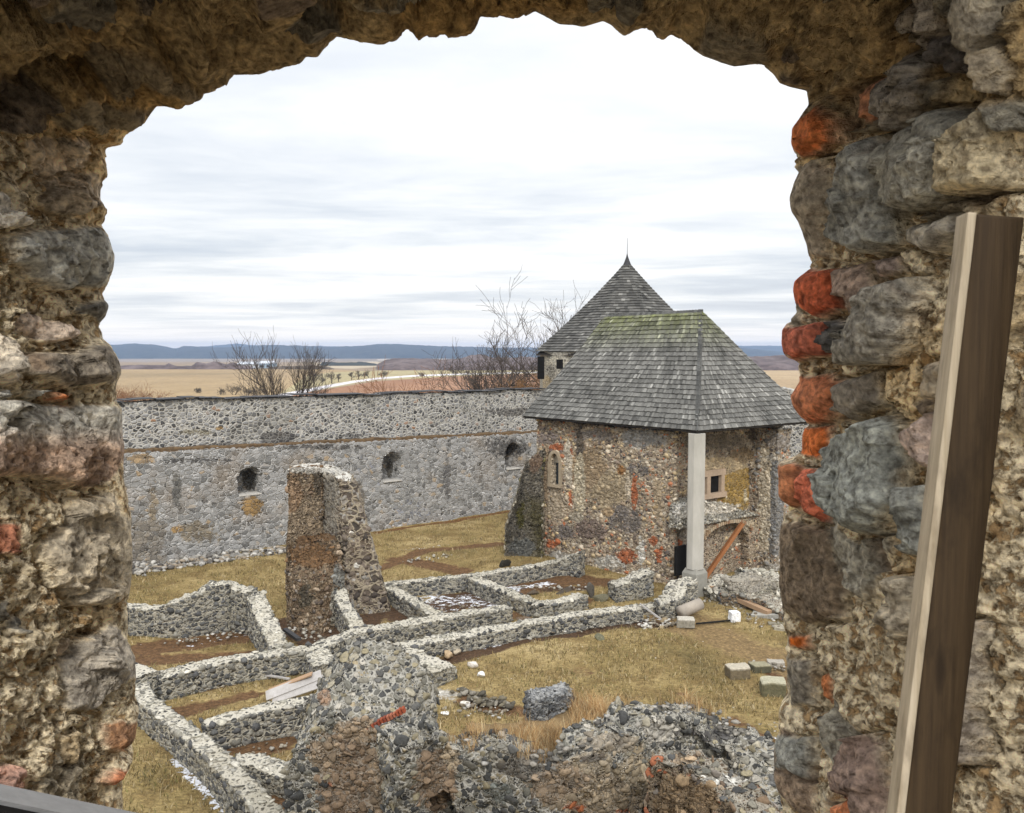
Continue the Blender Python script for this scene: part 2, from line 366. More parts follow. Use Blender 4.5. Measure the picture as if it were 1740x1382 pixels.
def stones_on(V, Fq, cap, patch, spec, seed):
    """bed single stones into a wall surface; spec = (spacing, palette, cover, subdiv, cap palette)"""
    sp, pal, cover, sub_, cpal = spec; rs = np.random.default_rng(seed+999)
    a, b_, c = V[Fq[:, 0]], V[Fq[:, 1]], V[Fq[:, 2]]; fn_ = np.cross(b_-a, c-a); N = np.zeros_like(V)
    for i in range(4): np.add.at(N, Fq[:, i], fn_)
    if (N[cap > .9, 2].mean() if (cap > .9).any() else 1) < 0: N = -N
    N /= np.linalg.norm(N, axis=1)[:, None]+1e-12
    # smooth the normals a little so that stones follow the wall, not its lumps
    idx = rs.permutation(len(V)); idx = idx[V[idx, 2] > -.05]
    vd = np.column_stack([V[:, 0], V[:, 1], V[:, 2]-CAMZ]); facing = (N*vd).sum(1) < 0.25*np.linalg.norm(vd, axis=1); idx = idx[facing[idx]]
    cell = {}; keep = []; g_ = sp*.9
    rad = sp*.5*rs.uniform(.62, 1.45, len(V))**1.0
    for i in idx:
        p = V[i]; k = (int(p[0]//g_), int(p[1]//g_), int(p[2]//g_)); ok = True
        for dx in (-1, 0, 1):
            for dy in (-1, 0, 1):
                for dz in (-1, 0, 1):
                    for j in cell.get((k[0]+dx, k[1]+dy, k[2]+dz), ()):
                        q = V[j]; e = p-q; rr_ = (rad[i]+rad[j])*.9
                        if e[0]*e[0]*.8+e[1]*e[1]*.8+e[2]*e[2]*1.5 < rr_*rr_: ok = False; break
                    if not ok: break
                if not ok: break
            if not ok: break
        if ok: cell.setdefault(k, []).append(i); keep.append(i)
    keep = np.array([i for i in keep if rs.random() < cover*(.72 if cap[i] > .9 and sp > .2 else 1)])
    if len(keep) == 0: return None
    if sub_ not in _PR: _PR[sub_] = [lumpy((0, 0, 0), 1, 300+i, sub_, 1, (1, 1, 1), noise=.5, sink=0) for i in range(10)]
    Vs, Fs, Cs = [], [], []; o = 0; zup = np.array((0, 0, 1.))
    for i in keep:
        P_, F_ = _PR[sub_][rs.integers(10)]; P_ = P_-np.array((0, 0, P_[:, 2].mean())); n_ = N[i]; iscap = n_[2] > .72
        t1 = np.cross(zup, n_); l = np.linalg.norm(t1)
        if l < .3: an = rs.uniform(0, 6.28); t1 = np.array((math.cos(an), math.sin(an), 0)); t1 -= n_*(t1@n_); l = np.linalg.norm(t1)
        t1 /= l; t2 = np.cross(n_, t1); r = rad[i]; w_ = rs.uniform(-.18, .18); t1, t2 = t1*math.cos(w_)+t2*math.sin(w_), t2*math.cos(w_)-t1*math.sin(w_)
        sx, sy, sz = r*rs.uniform(1.25, 1.85), r*rs.uniform(.95, 1.3), r*(.17 if iscap else rs.uniform(.38, .62))
        Vv = V[i]-n_*sz*(.25 if iscap else .35)+np.outer(P_[:, 0]*sx, t1)+np.outer(P_[:, 1]*sy, t2)+np.outer(P_[:, 2]*sz, n_)
        pa_ = patch[i]
        if pa_[3] > .08 and pa_[3]+rs.normal()*.22 > .5: cc_ = pa_[:3]*rs.uniform(.55, 1.2)
        else: cc_ = np.array((cpal if iscap else pal)[rs.integers(len(cpal if iscap else pal))])*rs.uniform(.75, 1.2)
        Vs.append(Vv); Fs.append(np.array(F_)+o); o += len(Vv); Cs.append(np.tile(np.append(cc_, 1), (len(Vv), 1)))
    return np.vstack(Vs), np.vstack(Fs), np.vstack(Cs)
PAL_LOW = [(.07, .07, .068), (.12, .12, .115), (.16, .155, .14), (.22, .21, .18), (.30, .285, .24), (.10, .10, .10)]
PAL_CAP = [(.50, .47, .39), (.42, .40, .33), (.34, .32, .27), (.56, .53, .45), (.24, .23, .20)]
PAL_WHT = [(.06, .06, .058), (.10, .10, .095), (.16, .155, .13), (.22, .205, .165), (.32, .29, .22), (.085, .085, .08), (.12, .118, .11), (.18, .17, .14), (.27, .235, .155)]
PAL_BRN = [(.22, .155, .10), (.30, .22, .15), (.16, .115, .08), (.36, .28, .2), (.25, .22, .19), (.12, .10, .085), (.38, .14, .07)]
PAL_PIER = [(.10, .08, .065), (.15, .12, .095), (.20, .165, .13), (.075, .062, .052), (.27, .25, .22)]
PAL_CHP = [(.46, .37, .26), (.37, .285, .20), (.56, .47, .34), (.26, .205, .16), (.15, .125, .11), (.62, .54, .42), (.40, .17, .09), (.46, .34, .19), (.52, .41, .25)]
PAL_MOS = [(.15, .135, .105), (.24, .215, .165), (.32, .285, .22), (.20, .18, .075), (.40, .36, .28)]
def add_stones(parent, V, Fc, cap, patch, spec, seed):
    r_ = stones_on(V, Fc, cap, patch, spec, seed)
    if r_ is None: return
    o = mesh('bedded_stones', r_[0], r_[1], M_bed, parent, None, False, {'col': r_[2]}); o['kind'] = 'stuff'
def wall(name, path, width, mat, label=None, cat='wall', parent=None, patches=(), group=None, partlabel=None, cob=None, **kw):
    V, Fc, cap = wallgeo(path, width, **kw)
    at_ = {'cap': cap}
    at_['patch'] = patches_of(V, patches)
    Fc = Fc[:, ::-1]
    o = mesh(name, V, Fc, mat, parent, None, True, at_, partlabel)
    if parent is None: tag(o, label, cat, group)
    if cob: add_stones(o, V, Fc, cap, at_['patch'], cob, kw.get('seed', 0))
    return o
def pz(lst): return [tuple(at(x, y, z)) for x, y, z in lst]
def lumpy(c, r, seed, sub=2, flat=1.0, ax=None, noise=.35, sink=.25):
    """one irregular boulder; returns verts, faces"""
    import bmesh
    bm = bmesh.new(); bmesh.ops.create_icosphere(bm, subdivisions=sub, radius=1)
    V = np.array([tuple(v.co) for v in bm.verts]); Fc = [tuple(v.index for v in f.verts) for f in bm.faces]; bm.free()
    rs = np.random.default_rng(seed); 
    for _ in range(12):                       # cut flat facets
        n = rs.normal(size=3); n /= np.linalg.norm(n); h = rs.uniform(.42, .85); d = V@n; V = V-np.outer(np.maximum(d-h, 0), n)
    V = V*(1+noise*fbm(V+seed*3.1, 1.6, 3, seed)[:, None])
    a = rs.uniform(0, 6.28); ax = ax or (1.25, .9, .75); V = V*np.array(ax)*r
    V[:, 2] *= flat; ca, sa = math.cos(a), math.sin(a)
    V = np.stack([V[:, 0]*ca-V[:, 1]*sa, V[:, 0]*sa+V[:, 1]*ca, V[:, 2]], 1)
    V[:, 2] += -V[:, 2].min()-sink*r*flat
    return V+np.array(tuple(c)), Fc

#@@STRUCTURE
# ================================================================== STRUCTURE: courtyard ground
def blobs(V, lst, wob=.5, sc=.5):
    col = np.zeros((len(V), 4)); n = fbm(V, sc, 4, 9)*wob*2
    for (pts, rad, c, s) in lst:           # pts: pixel polyline on the ground, rad: half width in metres
        Q = [at(x, y) for x, y in pts]; d = np.full(len(V), 1e9)
        if len(Q) == 1: d = np.hypot(V[:, 0]-Q[0].x, V[:, 1]-Q[0].y)
        for a, b in zip(Q, Q[1:]):
            ex, ey = b.x-a.x, b.y-a.y; t = np.clip(((V[:, 0]-a.x)*ex+(V[:, 1]-a.y)*ey)/(ex*ex+ey*ey+1e-9), 0, 1)
            d = np.minimum(d, np.hypot(V[:, 0]-a.x-t*ex, V[:, 1]-a.y-t*ey))
        q = np.clip((1-d/rad+n)*1.6, 0, 1)*s; w = q > col[:, 3]; col[w, :3] = c; col[w, 3] = q[w]
    return col
DIRT = (.135, .075, .035); DK = (.085, .05, .028); SNOW = (.85, .87, .92); CHIP = (.5, .48, .43); OL = (.15, .12, .03)
gx = np.arange(-26, 24, .11); gy = np.arange(9, 60, .11)
GX, GY = np.meshgrid(gx, gy, indexing='ij'); V = np.stack([GX.ravel(), GY.ravel(), np.zeros(GX.size)], 1)
V[:, 2] = fbm(V, .35, 4, 3)*.16+fbm(V, 2.5, 3, 4)*.07
dirt = blobs(V, [([(250, 1100), (440, 1075)], 1.0, DIRT, 1), ([(230, 1120), (440, 1112)], .7, DIRT, .8), ([(500, 1060), (530, 1085), (600, 1050)], 1.1, DK, 1),
                 ([(700, 1040), (780, 1020), (830, 1020)], 1.7, DK, 1), ([(640, 1040), (600, 1060)], 1, DK, 1),
                 ([(860, 1000), (960, 985), (1010, 990)], 1.4, DIRT, 1), ([(880, 1000), (1000, 1000)], .5, DK, 1),
                 ([(650, 965), (720, 935), (850, 925)], .55, DIRT, 1), ([(680, 950), (780, 968)], .9, DIRT, .9),
                 ([(430, 1180), (300, 1210)], .5, DIRT, .8), ([(430, 1270), (500, 1240)], 1.0, DIRT, .9), ([(300, 1180), (520, 1130)], .3, DIRT, .9), ([(460, 1370), (500, 1330)], .8, DIRT, .9),
                 ([(770, 1120), (900, 1085), (1060, 1060), (1120, 1060)], .55, DK, .9), ([(660, 1075), (850, 1050), (1000, 1020)], .5, DIRT, .9),
                 ([(640, 1110), (700, 1160), (760, 1180)], .6, CHIP, .55), ([(640, 905), (880, 867)], .35, (.16, .08, .03), .8), ([(800, 1190), (880, 1210)], .6, DIRT, .9),
                 ([(1130, 1040), (1330, 1130)], 1.6, (.22, .15, .07), .7), ([(1280, 1130), (1340, 1160)], .4, DIRT, .7), ([(1250, 1230), (1330, 1290)], .9, DIRT, .6),
                 ([(240, 1160), (300, 1260), (330, 1300)], .35, OL, .9), ([(990, 1140)], .8, DIRT, .45), ([(1160, 1180)], .3, DIRT, .8)], .42, .9)
snow = blobs(V, [([(300, 1290), (360, 1350), (400, 1390)], .3, SNOW, .72), ([(740, 1015), (830, 1020)], 1.25, SNOW, .62), ([(700, 1020), (760, 1035)], .7, SNOW, .5), ([(870, 998), (930, 990)], .55, SNOW, .7),
                 ([(820, 1100), (900, 1080)], .35, SNOW, .6), ([(990, 1065), (1120, 1050)], .25, SNOW, .5), ([(690, 1062), (760, 1050)], .3, SNOW, .6), ([(310, 1095), (420, 1075)], .2, SNOW, .45),
                 ([(270, 1210)], .3, SNOW, .5), ([(670, 1165), (700, 1150)], .35, SNOW, .55), ([(1310, 1230), (1330, 1260)], .3, SNOW, .45), ([(690, 935), (760, 925)], .3, SNOW, .45), ([(620, 1185), (720, 1170)], .3, SNOW, .3)], .5, 1.2)
V[:, 2] -= dirt[:, 3]*.05
g, nt, b = newmat('dry_winter_grass'); co = objco(nt)
f = noi(nt, vm(nt, 'MULTIPLY', co, (1, 1.5, 1)), 6.5, 6, .68); f2 = noi(nt, co, 26, 4, .7); bg = noi(nt, co, .28, 5, .62); bg2 = noi(nt, co, 1.1, 5, .65)
base = ramp(nt, bg, [(.32, (.15, .115, .05)), (.45, (.27, .205, .09)), (.58, (.37, .285, .14)), (.7, (.45, .36, .20))])
base = mx(nt, mr(nt, bg2, .46, .60, 0, .8), base, (.20, .14, .06))
base = mx(nt, 1.0, base, ramp(nt, f, [(.28, (.42, .38, .3)), (.42, (.8, .78, .7)), (.55, (1.08, 1.06, 1)), (.72, (1.45, 1.42, 1.3))]), 'MULTIPLY')
base = mx(nt, 1.0, base, ramp(nt, f2, [(.3, (.6, .58, .55)), (.5, (1, 1, 1)), (.7, (1.3, 1.3, 1.25))]), 'MULTIPLY')
da = attr(nt, 'patch'); dm = mr(nt, ma(nt, 'ADD', da.outputs['Alpha'], ma(nt, 'MULTIPLY', ma(nt, 'SUBTRACT', noi(nt, co, 3.2, 7, .7), .5), 1.5)), .35, .62)
dm = ma(nt, 'MULTIPLY', dm, mr(nt, da.outputs['Alpha'], .02, .15))
dc = mx(nt, 1.0, da.outputs['Color'], ramp(nt, noi(nt, co, 9, 7, .75), [(.3, (.35, .35, .35)), (.5, (1, 1, 1)), (.62, (1.5, 1.5, 1.5)), (.72, (3.2, 3.2, 3.1))]), 'MULTIPLY')
base = mx(nt, dm, base, dc)
sa = attr(nt, 'snow'); sm_ = mr(nt, ma(nt, 'ADD', sa.outputs['Alpha'], ma(nt, 'MULTIPLY', ma(nt, 'SUBTRACT', noi(nt, vm(nt, 'MULTIPLY', co, (1, 1.4, 1)), 4.5, 7, .75), .5), 2.6)), .62, .68)
sm_ = ma(nt, 'MULTIPLY', sm_, mr(nt, sa.outputs['Alpha'], .02, .2))
base = mx(nt, sm_, base, SNOW)
# stray pale chips and flecks of snow scattered over the grass
wc = nd(nt, 'ShaderNodeTexVoronoi', {'Vector': co, 'Scale': 1.6, 'Randomness': 1.0}, feature='F1').outputs[0]
fl = ma(nt, 'MULTIPLY', mr(nt, wc, .045, .03), mr(nt, bg2, .48, .52))
base = mx(nt, fl, base, (.7, .68, .64))
nt.links.new(base, b.inputs['Base Color']); b.inputs['Roughness'].default_value = .95
bn = nd(nt, 'ShaderNodeBump', {'Height': ma(nt, 'ADD', f, ma(nt, 'MULTIPLY', sm_, .2)), 'Strength': 1, 'Distance': .10}); nt.links.new(bn.outputs[0], b.inputs['Normal'])
tag(mesh('courtyard_ground', V, gridfaces(len(gx), len(gy)), g, None, (0, 0, 0), True, {'patch': dirt, 'snow': snow}), kind='structure')

# ================================================================== curtain wall
A0 = Vector((-17.2, 38.37, 0)); B0 = Vector((.37, 52.68, 0)); CD = (B0-A0).normalized(); CN = Vector((-CD.y, CD.x, 0))   # CN points away from the yard
def cur_s(px):
    k = (px-W/2)/F; s = 0
    for _ in range(8):
        y = A0.y+CD.y*s; kk = k*(1/(CT))*1.0; s = (kk*y*1.0-A0.x)/(CD.x) if abs(CD.x) > 0 else 0
        # refine on the true projection
        break
    lo, hi = -25, 45
    for _ in range(50):
        mid = (lo+hi)/2; p = A0+CD*mid; q = proj([(p.x, p.y, 4)])[0][0]
        if q < px: lo = mid
        else: hi = mid
    return lo
def cur_z(px, py):
    s = cur_s(px); y = (A0+CD*s).y; return aty(px, py, y).z
s0, s1 = -9.0, 34.0
def lz(s): return 5.30-.026*s          # ledge height
def tz(s): return 7.58-.009*s+.035*math.sin(s*.9)+.03*math.sin(s*2.3+1)
cw = empty('curtain_wall', A0+CD*10, 'long two-tiered grey rubble wall with arched niches closing the castle yard', 'wall')
niches = []
for px, y0, y1, w in ((424, 841, 794, 20), (666, 818, 769, 18), (872, 797, 753, 15)):
    s = cur_s(px); y = (A0+CD*s).y; hw = w/F*y/.97
    niches.append((s-s0, cur_z(px, y0), cur_z(px, y1), hw, 1.3, -1, hw))
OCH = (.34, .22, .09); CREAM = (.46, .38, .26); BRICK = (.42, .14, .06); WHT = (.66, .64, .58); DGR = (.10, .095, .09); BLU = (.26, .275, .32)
for q_ in niches: pass
lp = [(300, 830, 14, 50, (.17, .165, .15), .6), (540, 800, 14, 40, (.16, .155, .14), .55), (610, 850, 18, 50, (.22, .20, .17), .6), (760, 810, 12, 60, (.17, .165, .16), .6), (260, 860, 16, 60, (.30, .25, .18), .5), (424, 815, 17, 24, (.12, .11, .09), .9), (666, 795, 15, 22, (.12, .11, .09), .9), (872, 776, 12, 18, (.12, .11, .09), .9), (250, 930, 60, 90, (.24, .215, .18), .6), (430, 860, 30, 22, OCH, .75), (340, 905, 60, 30, (.26, .22, .16), .6), (520, 905, 30, 40, OCH, .5), (240, 780, 40, 14, (.34, .25, .15), .6),  # dark patches at the three niches paint their inner shade
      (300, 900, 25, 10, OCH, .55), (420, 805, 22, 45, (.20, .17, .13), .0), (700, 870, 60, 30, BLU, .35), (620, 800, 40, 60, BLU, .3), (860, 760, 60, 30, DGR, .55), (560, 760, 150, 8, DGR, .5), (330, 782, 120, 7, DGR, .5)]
def pathat(off, zf, sa, sb, st=4):
    n = int((sb-sa)/st)+1; out = []
    for k in range(n+1):
        s = sa+(sb-sa)*k/n; p = A0+CD*s+CN*off; out.append((p.x, p.y, zf(s)))
    return out
def arch_fix(nl): return nl
w_ = 1.6
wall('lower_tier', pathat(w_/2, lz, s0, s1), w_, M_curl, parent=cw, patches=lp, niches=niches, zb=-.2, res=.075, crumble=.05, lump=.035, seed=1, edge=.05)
up_ = [(470, 745, 55, 14, DGR, .8), (380, 762, 60, 14, DGR, .75), (870, 700, 80, 12, DGR, .6), (330, 735, 60, 9, (.20, .18, .13), .5), (345, 770, 12, 8, OCH, .9), (372, 728, 10, 5, OCH, .9), (600, 745, 60, 16, DGR, .4)]
wall('upper_tier', pathat(.55+.45, tz, s0, s1), .9, M_curu, parent=cw, patches=up_, zb=4.0, res=.08, crumble=.02, lump=.02, seed=2, edge=.02)
# soil and dead grass lying on the ledge
V, Fc, cap = wallgeo(pathat(.33, lambda s: lz(s)+.12, s0, s1), .42, zb=4.2, res=.1, crumble=.05, lump=.07, seed=3)
M_ledge = plain('ledge_soil', (.19, .125, .065), (.08, .055, .035), 5, .95, .05)
mesh('ledge_soil', V, Fc[:, ::-1], M_ledge, cw)
M_slate = plain('slate', (.035, .035, .038), (.075, .075, .078), 6, .7, .02)
mb = MB(); s = s0
while s < s1:
    L_ = random.uniform(.35, .75); p = A0+CD*(s+L_/2)+CN*1.0; z = tz(s)+.05+random.uniform(-.015, .02)
    mb.box((p.x, p.y, z), L_/2-.006, .60+random.uniform(-.05, .06), .02, CD, CN); s += L_
mb.build('coping', M_slate, cw)
for px, y0, w in ((424, 841, 20), (666, 818, 18), (872, 797, 15)):      # pale sills
    s = cur_s(px); p = A0+CD*s+CN*.28; hw = w/F*p.y; mb = MB(); mb.box((p.x, p.y, cur_z(px, y0)+.01), hw*.98, .36, .03, CD, CN, col=(.52, .5, .46))
    mb.build('niche_sill', colmat('sill_stone', var=.25), cw)
# second stretch of the wall, right of the tower
wall('far_wall', [(9, 61.5, 7.25), (20, 57.5, 7.3), (34, 54, 7.3)], 1.0, M_curu, 'stretch of rubble wall seen between the chapel roof and the window jamb', res=.12, zb=-1, seed=4, crumble=.12, lump=.05)

# ================================================================== low foundation walls (photo pixels of the top's centre line, height)
LW = [
 ([(150, 1045, 1.2), (215, 1027, 1.2), (305, 1027, 1.22), (330, 1003, 1.75), (362, 993, 1.9), (395, 985, 2.0), (428, 1000, 1.75)], .62, 'tall dark-stoned remnant wall with a stepped pale top at the left of the yard', dict(crumble=.26)),
 ([(432, 1004, 1.62), (446, 1040, 1.2), (476, 1098, .75)], .62, 'sloping wall remnant dropping away from the tall stepped remnant wall', {}),
 ([(262, 1150, .78), (375, 1120, .8), (494, 1104, .82), (550, 1093, .80), (600, 1072, .78), (700, 1055, .72), (747, 1047, .7), (865, 1030, .66)], .6, 'long low foundation wall crossing the middle of the yard', {}),
 ([(195, 1130, .86), (232, 1150, .84), (250, 1188, .8), (295, 1222, .8), (337, 1254, .82), (375, 1289, .84), (407, 1324, .86), (452, 1370, .9), (500, 1425, .9)], .5, 'low foundation wall running diagonally to the bottom beside the snow patch', {}),
 ([(345, 1228, .80), (430, 1207, .85), (500, 1192, .9), (560, 1180, .95), (600, 1174, .95)], .5, 'low cross wall below the pile of grey planks', {}),
 ([(398, 1290, .66), (440, 1286, .70), (478, 1300, .6), (500, 1312, .5)], .62, 'short crumbling cross wall nearest the brown brick ruin', dict(crumble=.12)),
 ([(573, 992, 1.45), (584, 1022, 1.1), (610, 1066, .78)], .48, 'narrow pale-topped wall stub sloping down from the foot of the tall pier', {}),
 ([(532, 1098, .74), (556, 1130, .70)], .8, 'short stub of wall jutting forward beside the grey planks', {}),
 ([(650, 992, .66), (700, 986, .66), (799, 977, .68), (887, 964, .68), (945, 953, .7), (966, 944, .95), (990, 936, 1.3)], .5, 'low wall behind the snowy room ending against the chapel', {}),
 ([(657, 994, .63), (700, 1018, .63), (746, 1046, .64)], .5, 'left side wall of the snowy foundation room', {}),
 ([(803, 980, .64), (860, 1003, .62), (908, 1022, .62)], .55, 'dividing wall between the snowy room and the bare-earth room', {}),
 ([(905, 1026, .6), (950, 1020, .62), (991, 1010, .6)], .55, 'short front wall of the bare-earth room beside the dark slabs', {}),
 ([(672, 1099, .55), (758, 1082, .56), (876, 1060, .58), (980, 1043, .58), (1085, 1029, .56)], .58, 'long low front wall along the edge of the grass', {}),
 ([(683, 1104, .53), (715, 1118, .52), (758, 1138, .48)], .85, 'broad pale-topped wall end turning from the front wall towards the boulders', dict(crumble=.05)),
 ([(1040, 993, .75), (1068, 983, .95), (1100, 970, 1.15)], .75, 'sloped rubble stub leaning on the foot of the chapel facade', dict(crumble=.1)),
 ([(1116, 1023, .55), (1140, 1015, .75), (1152, 992, 1.15), (1176, 984, 1.3)], .85, 'stepped rubble stub built against the foot of the white column', dict(crumble=.12)),
 ([(1090, 1029, .3), (1125, 1027, .3)], .6, 'very low end stone course beside the stepped stub', {}),
 ([(1225, 1005, .5), (1265, 1008, .55), (1305, 1020, .5), (1350, 1040, .42), (1400, 1070, .4)], .9, 'broken brownish rubble wall running right behind the long pale beam', dict(crumble=.2, lump=.08)),
]
for i, (p, w, lab, kw) in enumerate(LW):
    k = dict(res=.045, crumble=.035, lump=.035, seed=20+i, zb=-.1, edge=.03, blocky=.05, bf=5.5, cob=(.205, PAL_LOW, .97, 1, PAL_CAP)); k.update(kw)
    pt = [(400, 1120, 60, 12, (.12, .11, .04), .3)]
    wall('low_wall', [(q[0], q[1], q[2]+.0007*i) for q in pz([(a_, b_, c_*.86) for a_, b_, c_ in p])], w, M_low if i != 17 else M_ruin, lab, patches=pt, **k)
# corner platform at the far left of the long low wall
wall('low_wall', pz([(190, 1128, .87), (243, 1150, .87)]), 1.1, M_low, 'square pale mortar platform where two low walls meet at the left jamb', res=.05, blocky=.04, seed=50, zb=-.1, crumble=.02)

# ================================================================== tall pier
def loft(polys, zs, ctr, res=.05, lump=.05, seed=0, flattop=True):
    """polys: list of (n,2) plan outlines at heights zs; returns V, F, cap"""
    def rs(poly, m):
        P = np.array(poly+[poly[0]], float); seg = np.linalg.norm(np.diff(P, axis=0), axis=1); out = []
        return P, seg
    per = np.array([np.linalg.norm(np.diff(np.array(p+[p[0]], float), axis=0), axis=1) for p in polys]).max(0)
    cnt = np.maximum(2, (per/res).astype(int))
    def exp(poly):
        P = np.array(poly+[poly[0]], float)
        return np.vstack([P[i]+(P[i+1]-P[i])*np.linspace(0, 1, cnt[i], endpoint=False)[:, None] for i in range(len(poly))])
    E = [exp(p) for p in polys]; rows = []
    for k in range(len(zs)-1):
        n = max(2, int(abs(zs[k+1]-zs[k])/res))
        for j in range(n):
            t = j/n; r = E[k]*(1-t)+E[k+1]*t; rows.append(np.column_stack([r, np.full(len(r), zs[k]*(1-t)+zs[k+1]*t)]))
    rows.append(np.column_stack([E[-1], np.full(len(E[-1]), zs[-1])])); nw = len(rows); c = np.array(ctr)
    K = 14
    for j in range(1, K+1):
        t = j/K; r = E[-1]*(1-t)+c*t; rows.append(np.column_stack([r, np.full(len(r), zs[-1])]))
    rows = [np.vstack([r, r[:1]]) for r in rows]
    V = np.array(rows); cap = np.zeros(V.shape[:2]); cap[nw:] = 1
    V = V.reshape(-1, 3)
    o = np.stack([fbm(V, 1.0, 4, seed+10), fbm(V, 1.0, 4, seed+20), fbm(V, 1.2, 4, seed+30)], 1)*lump*2.6
    o += np.stack([fbm(V, 4, 2, seed+40), fbm(V, 4, 2, seed+50), fbm(V, 4, 2, seed+60)], 1)*lump
    return V+o, gridfaces(len(rows), len(rows[0])), cap.ravel()
def pl2(l): return [tuple(aty(px, 900, y))[:2] for px, y in l]
pier = empty('tall_pier', at(570, 1040), 'tall freestanding stump of ruined wall with a battered right side', 'ruined pier')
ptop = [(497, 33.9), (495, 32.3), (520, 32.8), (546, 33.3), (562, 32.6), (578, 31.95), (599, 32.2), (601, 33.7), (550, 34.6)]
pbot = [(488, 33.7), (486, 31.4), (515, 32.2), (548, 32.8), (565, 32.2), (590, 31.6), (662, 32.1), (658, 33.7), (560, 34.6)]
V, Fc, cap = loft([pl2(pbot), pl2(ptop)], [-.1, 5.36], pl2([(552, 33.9)])[0], .05, .05, 5)
px_, py_ = proj(V); V[:, 2] -= (sst(px_, 545, 600)*.28+np.abs(fbm(np.floor(V*3.2), .9, 2, 4))*.9)*sst(V[:, 2], 4.7, 5.3)
pp = patches_of(V, [(520, 890, 42, 110, (.32, .25, .17), .7), (505, 830, 30, 40, (.30, .21, .14), 1), (560, 860, 22, 90, (.24, .22, .185), .9), (548, 800, 60, 10, (.45, .43, .38), .9), (520, 960, 50, 30, (.20, .12, .06), .8), (855-270, 1020, 20, 40, (.2, .19, .18), .3), (597, 905, 6, 4, WHT, 1.2), (606, 961, 6, 5, WHT, 1.2)])
mesh('right_arm', V, Fc, M_pier, pier, None, True, {'cap': cap, 'patch': pp})
add_stones(pier, V, Fc, cap, pp*np.array((1, 1, 1, .8)), (.30, PAL_PIER, .9, 1, PAL_CAP), 5)
V, Fc, cap = loft([pl2([(487.5, 33.8), (485.5, 31.3), (515, 32.1), (549, 32.5), (552, 33.6), (545, 34.4)]), pl2([(496.5, 34), (494.5, 32.2), (520, 32.6), (548, 33.0), (552, 33.6), (545, 34.4)])], [-.1, 5.33], pl2([(530, 33.6)])[0], .05, .09, 15)
V[:, 2] -= np.abs(fbm(np.floor(V*3.2), .9, 2, 4))*.9*sst(V[:, 2], 4.7, 5.3)
pp = patches_of(V, [(520, 890, 42, 110, (.34, .27, .19), .8), (505, 850, 30, 50, (.36, .25, .16), .7), (540, 820, 12, 40, (.12, .10, .075), .7), (520, 800, 60, 7, (.45, .43, .38), .9), (520, 930, 40, 25, (.17, .10, .05), .8)])
mesh('left_arm', V, Fc, M_rub, pier, None, True, {'cap': cap, 'patch': pp})
add_stones(pier, V, Fc, cap, pp, (.17, PAL_BRN[:6], .7, 1, PAL_CAP), 15)
rbot = [(486, 33), (487, 30.9), (503, 29.8), (540, 29.5), (560, 29.9), (583, 31.0), (560, 33.2)]
rmid = [(488, 33), (489, 31.2), (505, 30.4), (540, 30.2), (565, 30.7), (583, 31.3), (560, 33.2)]
rtop = [(492, 33.3), (493, 32.2), (506, 32.0), (530, 32.1), (556, 31.7), (574, 31.7), (560, 33.2)]
V, Fc, cap = loft([pl2(rbot), pl2(rmid), pl2(rtop)], [-.1, 1.5, 2.75], pl2([(545, 32.6)])[0], .05, .13, 8)
pp = patches_of(V, [(530, 945, 55, 28, (.20, .115, .055), .9), (520, 900, 30, 40, (.17, .10, .05), .8), (575, 980, 14, 30, (.22, .22, .2), .9), (520, 1010, 20, 40, (.10, .085, .06), .6), (570, 1030, 14, 50, (.40, .38, .32), .7)])
mesh('rubble_core', V, Fc, M_rub, pier, None, True, {'cap': cap, 'patch': pp})
add_stones(pier, V, Fc, cap, pp, (.20, PAL_BRN[:6]+[(.09, .07, .055)], .8, 1, [(.14, .08, .045), (.2, .13, .08)]), 8)

# ================================================================== near ruins below the window
def pth(l, dy=None): return [tuple(aty(px, py, y)) for px, py, y in l]
TAN = (.40, .32, .22); BR1 = (.27, .195, .13); BR2 = (.33, .25, .17)
r1 = wall('brick_streaked_ruin', [tuple(p)[:2]+(p.z+.12,) for p in (aty(*q) for q in [(512, 1205, 16.9), (532, 1168, 16.85), (560, 1132, 16.8), (592, 1108, 16.75), (640, 1120, 16.7), (684, 1146, 16.6), (702, 1185, 16.55), (712, 1225, 16.5)])], 1.55, M_white,
     'nearest ruined wall with brown brick-streaked face and a mound-shaped white-mortared top', 'ruined wall', res=.035, crumble=.07, lump=.07, seed=70, zb=0, edge=.12, blocky=.12, bf=4.0, tslope=1.0, cob=(.165, PAL_WHT, .9, 2, PAL_WHT+[(.42, .39, .33)]),
     patches=[(592, 1330, 76, 118, BR1, 1.15), (560, 1290, 50, 60, BR2, .9), (612, 1245, 58, 30, BR2, 1.1), (640, 1330, 50, 90, (.33, .25, .17), 1.1), (590, 1290, 44, 7, BRICK, .95), (560, 1335, 8, 9, BRICK, 1.2),
              (585, 1312, 38, 6, BRICK, .9), (580, 1352, 34, 5, BRICK, .8), (610, 1378, 30, 6, BRICK, .7), (550, 1185, 14, 18, (.33, .22, .15), 1.1), (520, 1180, 30, 8, WHT, .6)])
mb = MB()                                                              # slanting strip of red bricks in the face
_a, _b = at(622, 1240, 2.35), at(686, 1206, 2.6)
for k in range(13):
    t = k/12; px, py = 624+62*t, 1239-33*t; p = aty(px, py, 15.93-.02*t)
    c = random.choice([(.30, .075, .035), (.22, .055, .03), (.34, .12, .07)])
    mb.box(p, .024, .06, .045+random.uniform(-.012, .012), (math.cos(.45), 0, math.sin(.35)), (0, 1, 0), (-math.sin(.42), 0, math.cos(.42)), col=c)
M_brick = colmat('old_red_brick', .9, 30, .01)
